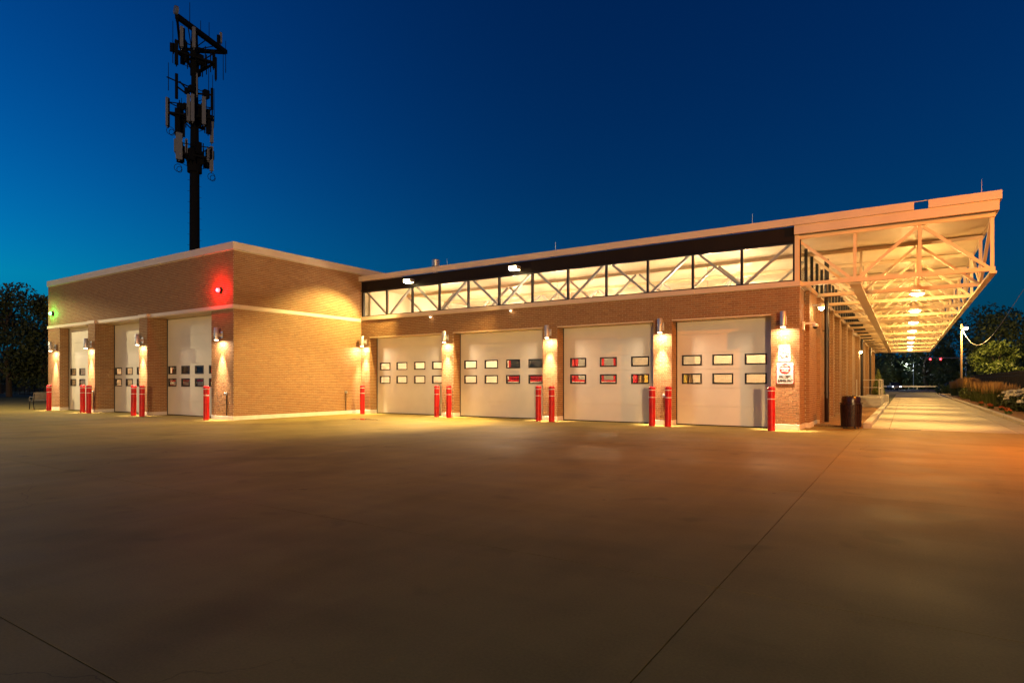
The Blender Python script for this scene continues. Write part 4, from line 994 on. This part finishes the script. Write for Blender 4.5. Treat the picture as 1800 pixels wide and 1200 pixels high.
# hydrangeas
hd = MB(); rs = random.Random(8)
for i in range(60):
    d = Vector((rs.gauss(0, 1), rs.gauss(0, 1), abs(rs.gauss(0, 1)) * 0.8)).normalized(); c = Vector((d.x * 0.13, d.y * 0.13, d.z * 0.10))
    a = d.cross(Vector((0.3, 0.5, 0.7))).normalized() * 0.04; b = d.cross(a).normalized() * 0.04
    k = len(hd.v); hd.v += [tuple(c - a), tuple(c - b), tuple(c + a), tuple(c + b)]; hd.f.append((k, k + 1, k + 2, k + 3))
hmesh = hd.mesh('flower_head'); hmesh.materials.append(MATS['flower_white'])
HY = ['hydrangea bush with cream flower heads beside the green grasses', 'second hydrangea bush with cream flower heads from the green grasses', 'third hydrangea bush with cream flower heads from the green grasses', 'hydrangea bush with cream flower heads furthest from the green grasses']
for i, (x, y, r) in enumerate(((5.0, 42.0, 0.85), (5.3, 39.6, 0.95), (4.8, 37.3, 0.8), (5.2, 35.0, 0.9))):
    t = thing('hydrangea', HY[i], 'shrub', (x, y, 0.05), 'hydrangeas in the bed'); rs = random.Random(60 + i)
    leaf_cloud('foliage', [(x, y, 0.05 + r * 0.5, r, r, r * 0.55)], 900, 0.10, 'leaf_dark', t, rs=rs)
    for j in range(26):
        a = rs.uniform(0, 6.28); e = rs.uniform(0.1, 1.4); q = 1.02
        o = bpy.data.objects.new('flower_head', hmesh); COL.objects.link(o); o.parent = t
        o.location = (r * q * math.cos(e) * math.cos(a), r * q * math.cos(e) * math.sin(a), r * 0.5 + r * 0.58 * math.sin(e)); o.scale = [rs.uniform(0.75, 1.25)] * 3
for i in range(7):
    x, y = 3.75 + random.uniform(0, 0.3), 34 + 2.2 * i
    t = thing('orange_flower', 'small orange bedding flower by the kerb', 'flower', (x, y, 0.055), 'orange flowers along the kerb')
    leaf_cloud('foliage', [(x, y, 0.12, 0.13, 0.13, 0.09)], 60, 0.06, 'leaf_mid', t); leaf_cloud('petals', [(x, y, 0.22, 0.12, 0.12, 0.05)], 50, 0.04, 'flower_orange', t)
# yellow-green plant by the kerb
t = thing('low_shrub', 'yellow green leafy plant between the two grass groups', 'shrub', (4.3, 62.5, 0.05)); leaf_cloud('foliage', [(4.3, 62.5, 0.5, 0.6, 0.6, 0.5)], 500, 0.11, 'leaf_yellow', t)
for i, (x, y) in enumerate(((3.9, 92.2), (4.9, 93.0), (6.0, 92.4))):
    t = thing('round_shrub', 'dark round shrub at the driveway end by the street', 'shrub', (x, y, 0.0), 'round shrubs at the driveway end'); leaf_cloud('foliage', [(x, y, 0.55, 0.8, 0.8, 0.6)], 500, 0.14, 'leaf_mid', t)

# ================================================================== FENCES
def fence(x0, y0, x1, y1, h, label, step=0.13, ps=2.44):
    t = thing('iron_fence', label, 'fence', (x0, y0, 0.0)); a = Vector((x0, y0, 0)); b = Vector((x1, y1, 0)); L = (b - a).length; d = (b - a) / L
    m = MB()
    for z in (h - 0.04, h - 0.32, 0.25): m.bar(a + Vector((0, 0, z)), b + Vector((0, 0, z)), 0.04, 0.04)
    m.build('rail', 'iron', t)
    m = MB(); i = 0
    while i * step < L: 
        p = a + d * i * step; m.bar(p + Vector((0, 0, 0.10)), p + Vector((0, 0, h)), 0.014, 0.014); i += 1
    stuff(m.build('pickets', 'iron', t))
    for j in range(int(L / ps) + 1):
        p = a + d * j * ps; m = MB(); m.box(p.x - 0.04, p.x + 0.04, p.y - 0.04, p.y + 0.04, 0, h + 0.06); m.build('post', 'iron', t)
fence(7.2, 30, 7.2, 100, 2.3, 'tall black iron picket fence behind the planted bed')
fence(-100, 30, -50, 23.2, 1.8, 'black iron picket fence along the lawn behind the bench')

# ================================================================== BENCH
t = thing('park_bench', 'slatted metal park bench by the outer end of the brick block', 'bench', (-39.1, 13.9, 0))
def bench_side(y):
    m = MB(); m.path([(-39.42, y, 0), (-39.38, y, 0.25), (-39.40, y, 0.43)], 0.02, 6); m.path([(-38.80, y, 0), (-38.88, y, 0.25), (-38.86, y, 0.45), (-38.74, y, 0.88)], 0.02, 6)
    m.path([(-39.40, y, 0.43), (-38.86, y, 0.45)], 0.02, 6); return m
for y in (13.15, 14.6):
    bench_side(y).build('leg_frame', 'iron', t, smooth=True)
    m = MB(); m.path([(-39.40, y, 0.43), (-39.42, y, 0.60), (-39.36, y, 0.66), (-38.82, y, 0.66)], 0.018, 6); m.build('armrest', 'bench_metal', t, smooth=True)
for i in range(8):
    x = -39.40 + 0.072 * i; m = MB(); m.box(x, x + 0.05, 13.1, 14.65, 0.452, 0.47); m.build('seat_slat', 'bench_metal', t)
for i in range(7):
    s = i / 6; x = -38.85 + 0.11 * s; z = 0.50 + 0.36 * s; m = MB(); m.box(x, x + 0.014, 13.1, 14.65, z, z + 0.042); m.build('back_slat', 'bench_metal', t)

# ================================================================== CELL TOWER
TB = Vector((-44.3, 24.9, 0))
tw = thing('cell_tower', 'tall dark cell tower bristling with antennas behind the brick block', 'tower', tuple(TB))
TF = TB.normalized(); TR_ = Vector((TF.y, -TF.x, 0))
def tp(s, z, d=0.0): return TB + TR_ * s * 0.886 + TF * d + Vector((0, 0, z))
m = MB(); m.cyl(tp(0, 0), tp(0, 17), 0.40, 0.33, 18); m.cyl(tp(0, 17), tp(0, 26.0), 0.33, 0.20, 18); m.cyl(tp(0, 24.2), tp(0, 26.3), 0.30, 0.30, 16); m.cyl(tp(0, 17.0), tp(0, 18.4), 0.50, 0.50, 16)
m.build('pole', 'tower_steel', tw, smooth=True)
for i in range(40):
    z = 2 + i * 0.4; m = MB(); s = 1 if i % 2 else -1
    m.bar(tp(s * 0.3, z), tp(s * 0.52, z), 0.02); m.build('step_peg', 'tower_steel', tw)
def platform(z, tri, th, name='platform'):
    m = MB(); P = [tp(s, z, d) for s, d in tri]
    for a, b in zip(P, P[1:] + P[:1]): m.bar(a, b, th, th); m.bar(a + Vector((0, 0, 0.75)), b + Vector((0, 0, 0.75)), th * 0.45, th * 0.45)
    for p in P: m.bar(tp(0, z, 0), p, th * 0.9, th * 0.9); m.bar(tp(0, z - 0.9, 0), p.lerp(tp(0, z, 0), 0.35), th * 0.5, th * 0.5); m.bar(p, p + Vector((0, 0, 0.8)), th * 0.5)
    for a, b in zip(P, P[1:] + P[:1]):
        for s in (0.25, 0.5, 0.75): q = a.lerp(b, s); m.bar(q - Vector((0, 0, 0.5)), q + Vector((0, 0, 1.0)), th * 0.4)
    m.build(name, 'tower_steel', tw)
m = MB(); P = [tp(-1.25, 27.35, -1.8), tp(2.45, 27.5, 2.1), tp(0, 26.2, 0)]
m.bar(P[0], P[1], 0.34, 0.30); m.bar(P[1], tp(0.1, 27.2, 2.3), 0.26, 0.24); m.bar(P[0], tp(-1.1, 27.0, 2.0), 0.16, 0.16); m.bar(tp(-1.1, 27.0, 2.0), tp(0.1, 27.2, 2.3), 0.18)
m.cyl(tp(0, 26.0, 0), tp(0, 27.7, 0.1), 0.26, 0.2, 10)
for s in (0.2, 0.4, 0.6, 0.8): m.bar(P[0].lerp(P[1], s), tp(-0.2, 26.2, 0.3), 0.06)
m.build('top_frame', 'tower_steel', tw)
platform(25.2, [(-1.35, -1.2), (1.5, -0.6), (0.3, 1.6)], 0.13)
platform(20.9, [(-1.9, -0.6), (1.3, -1.0), (0.6, 1.5)], 0.13)
platform(18.0, [(-1.2, -0.9), (1.25, -0.8), (0.1, 1.3)], 0.13)
m = MB()
m.bar(tp(0, 23.2), tp(-2.0, 23.35, -0.8), 0.07); m.bar(tp(0, 22.4), tp(-1.3, 22.9, -0.6), 0.09); m.bar(tp(0, 22.9), tp(1.35, 22.9, -0.3), 0.10); m.bar(tp(0, 23.3), tp(0.95, 23.2, 0.3), 0.04)
m.bar(tp(-0.4, 22.9), tp(-1.1, 23.35, -0.5), 0.08); m.build('boom_arm', 'tower_steel', tw)
def panel(s, z0, z1, w, d, ma='antenna_grey', dep=0.16):
    m = MB(); c = tp(s, 0, d); a = TR_ * w / 2; b = TF * dep / 2; k = len(m.v)
    for z in (z0, z1):
        for (i, j) in ((-1, -1), (1, -1), (1, 1), (-1, 1)): p = c + a * i + b * j; m.v.append((p.x, p.y, z))
    m.f += [(k + 3, k + 2, k + 1, k), (k + 4, k + 5, k + 6, k + 7)] + [(k + i, k + (i + 1) % 4, k + 4 + (i + 1) % 4, k + 4 + i) for i in range(4)]
    q = c + b * 1.2
    m.bar((q.x, q.y, z0 - 0.1), (q.x, q.y, z1 + 0.1), 0.06)
    m.build('panel_antenna', ma, tw)
for a in ((-0.93, 25.5, 26.95, 0.22, -1.3), (-0.05, 25.5, 26.95, 0.22, -1.6), (-0.78, 25.7, 27.2, 0.16, -0.6, 'tower_steel'), (-1.3, 24.2, 25.9, 0.24, -1.2, 'tower_steel'), (-1.52, 25.1, 25.7, 0.45, -1.1, 'tower_steel'),
          (1.42, 25.0, 26.2, 0.16, -0.2, 'tower_steel'), (1.58, 24.0, 25.6, 0.16, -0.6, 'tower_steel'), (2.05, 27.9, 28.7, 0.18, 1.6), (1.85, 27.7, 28.4, 0.22, 1.5, 'tower_steel'),
          (0.17, 22.6, 24.2, 0.10, -0.4),
          (-2.0, 19.9, 21.9, 0.16, -0.7), (-1.9, 19.9, 21.9, 0.2, -0.6, 'tower_steel'), (-1.25, 19.4, 21.4, 0.35, -0.4, 'tower_steel'), (-0.9, 19.6, 21.3, 0.35, 0.2, 'tower_steel'), (-0.45, 20.3, 22.2, 0.22, -1.2), (-0.15, 20.3, 22.25, 0.24, -1.3), (0.68, 20.3, 22.3, 0.26, -1.1),
          (1.0, 19.8, 21.6, 0.3, -0.7, 'tower_steel'), (1.28, 19.3, 21.2, 0.24, -0.4), 
          (-1.12, 17.5, 19.4, 0.42, -1.0), (-1.38, 18.1, 19.0, 0.2, -0.7), (-0.6, 18.1, 19.1, 0.18, -0.8), (0.55, 17.6, 18.5, 0.3, -0.3, 'tower_steel'), (1.0, 17.8, 18.7, 0.16, -0.8), (1.25, 17.1, 18.9, 0.26, -0.7)):
    panel(*a)
rs = random.Random(77)
for z, n_ in ((25.3, 9), (21.2, 11), (18.2, 9), (23.0, 3)):
    for i in range(n_):
        a = i * 6.28 / n_ + rs.uniform(-0.3, 0.3); r = rs.uniform(0.45, 1.25); c = tp(r * math.cos(a), z + rs.uniform(-0.35, 0.5), r * math.sin(a)); w = rs.uniform(0.11, 0.2); h = rs.uniform(0.2, 0.45)
        m = MB(); m.box(c.x - w, c.x + w, c.y - w, c.y + w, c.z - h, c.z + h); m.bar(c - Vector((0, 0, h)), tp(0, c.z - h - 0.5, 0), 0.035); m.build('radio_unit', 'tower_steel', tw)
for (s, z0, z1, d) in ((-0.35, 27.3, 29.0, -1.0), (0.45, 27.3, 28.3, -0.2), (1.1, 27.4, 28.7, 0.5), (2.45, 25.8, 28.3, 1.9), (2.25, 25.2, 27.4, 1.9), (-1.55, 24.2, 27.2, -1.3), (1.05, 22.6, 25.2, -0.3), (1.35, 21.8, 24.4, -0.3),
                       (-1.88, 22.4, 24.4, -0.8), (0.9, 21.6, 23.2, 0.3), (-0.95, 21.3, 22.2, -0.4), (1.46, 20.9, 23.4, -0.3)):
    m = MB(); m.cyl(tp(s, z0, d), tp(s, z1, d), 0.03, 0.02, 6); m.build('whip_antenna', 'tower_steel', tw)
m = MB(); m.cyl(tp(-1.31, 22.0, -0.6), tp(-1.31, 23.8, -0.6), 0.11, 0.11, 8); m.cyl(tp(1.3, 21.8, -0.3), tp(1.3, 23.4, -0.3), 0.10, 0.10, 8); m.build('dipole', 'tower_steel', tw)
m = MB(); m.cyl(tp(-1.42, 27.75, -1.86), tp(-1.20, 27.75, -1.80), 0.30, 0.30, 18); m.build('dish_antenna', 'antenna_grey', tw, smooth=True)
m = MB(); m.bar(tp(-1.25, 27.0, -1.75), tp(-1.25, 27.9, -1.75), 0.12); m.build('dish_mount', 'tower_steel', tw)
for s, z in ((-1.2, 17.0), (1.25, 16.7), (-1.75, 19.6)):
    m = MB(); r = 0.28
    pts = [tp(s + r * math.cos(a), z + r * math.sin(a), -0.6) for a in [i * 0.63 for i in range(11)]]; m.path(pts, 0.02, 5)
    pts = [tp(s + 0.1 + r * 0.7 * math.cos(a), z - 0.1 + r * 0.8 * math.sin(a), -0.6) for a in [i * 0.63 for i in range(11)]]; m.path(pts, 0.02, 5); m.build('cable_loop', 'tower_steel', tw)

# ================================================================== FAR STREET
t = thing('traffic_signal', 'far pair of red traffic signals over the street', 'traffic signal', (4.6, 148, 0))
m = MB(); m.cyl((10, 148, 0), (10, 148, 6.4), 0.12, 0.09, 8); m.cyl((10, 148, 6.2), (2.6, 148, 6.5), 0.08, 0.05, 8); m.build('mast', 'galvanised', t)
for x in (4.2, 5.9):
    m = MB(); m.box(x - 0.2, x + 0.2, 147.8, 147.95, 5.2, 6.3); h = m.build('signal_head', 'iron', t)
    m = MB(); m.cyl((x, 147.66, 6.08), (x, 147.79, 6.08), 0.17, 0.17, 12); m.build('red_lens', 'lens_red', h)
for i, (x, y, z) in enumerate(((-8, 140, 8.0), (20.8, 96, 9.6), (-109, 36, 4.8), (-14, 165, 5.0), (1.5, 158, 5.5))):
    t = thing('far_street_lamp', ['distant white street lamp beyond the driveway end', 'white street lamp above the small green tree', 'far white lamp glimpsed between the lawn trees', 'low white lamp deep in the wood behind the guard rail', 'low white lamp by the traffic signal mast'][i], 'street lamp', (x, y, 0))
    m = MB(); m.cyl((x, y, 0), (x, y, z), 0.09, 0.06, 8); m.cyl((x, y, z - 0.1), (x - 1.2, y - 0.2, z), 0.04, 0.04, 6); m.build('pole', 'galvanised', t)
    m = MB(); m.lathe([(0.05, -0.1), (0.2, -0.05), (0.22, 0.05), (0.05, 0.12)], (x - 1.2, y - 0.2, z - 0.05), 12); m.build('lens', 'lens_white', t)
    light('light', 'POINT', (x - 1.2, y - 0.2, z - 0.3), 250, (0.9, 0.95, 1.0), t, 0.15)
def car(x, y, rz, label, lens):
    t = thing('parked_car', label, 'car', (0, 0, 0))
    m = MB(); m.box(-0.88, 0.88, -2.2, 2.2, 0.35, 0.85); m.build('body', 'car_paint', t, bevel=0.12)
    m = MB(); k = 0; m.v += [(-0.78, -1.5, 0.85), (0.78, -1.5, 0.85), (0.78, 1.2, 0.85), (-0.78, 1.2, 0.85), (-0.62, -0.9, 1.42), (0.62, -0.9, 1.42), (0.62, 0.5, 1.42), (-0.62, 0.5, 1.42)]
    m.f += [(3, 2, 1, 0), (4, 5, 6, 7), (0, 1, 5, 4), (1, 2, 6, 5), (2, 3, 7, 6), (3, 0, 4, 7)]; m.build('cabin', 'windscreen', t, bevel=0.06)
    for sx in (-1, 1):
        for sy in (-1.35, 1.35):
            m = MB(); m.cyl((sx * 0.70, sy, 0.33), (sx * 0.90, sy, 0.33), 0.33, 0.33, 16); m.build('wheel', 'rubber', t)
        m = MB(); m.cyl((sx * 0.62, -2.24, 0.66), (sx * 0.62, -2.18, 0.66), 0.10, 0.10, 12); m.build('headlight', lens, t)
    t.location = (x, y, 0); t.rotation_euler.z = rz
car(-6.5, 128, 0.5, 'car with bright headlights on the street beyond the driveway', 'lens_white')
car(-1.8, 138, 0.2, 'second car with lit headlights following across the street', 'lens_white')
car(7.5, 140, -1.3, 'car standing side-on below the red traffic signals', 'lens_red')
# guardrail across the street end
t = thing('guard_rail', 'low pale guard rail across the street beyond the driveway', 'guard rail', (0, 152, 0))
m = MB(); m.box(-30, 30, 152, 152.1, 0.45, 0.75); m.build('beam', 'galvanised', t)
for i in range(16):
    m = MB(); m.box(-30 + 4 * i, -29.85 + 4 * i, 152.1, 152.25, 0, 0.75); m.build('post', 'galvanised', t)
# radio mast far right with a red lamp
t = thing('radio_mast', 'far thin radio mast with red lamps', 'mast', (95, 420, 0))
m = MB(); m.cyl((92, 420, 0), (92, 420, 58), 0.5, 0.3, 6); m.build('mast', 'galvanised', t)
for z in (46, 57): 
    m = MB(); m.lathe([(0.2, 0), (0.6, 0.5), (0.2, 1.0)], (92, 420, z), 10); m.build('red_lamp', 'lens_red', t)
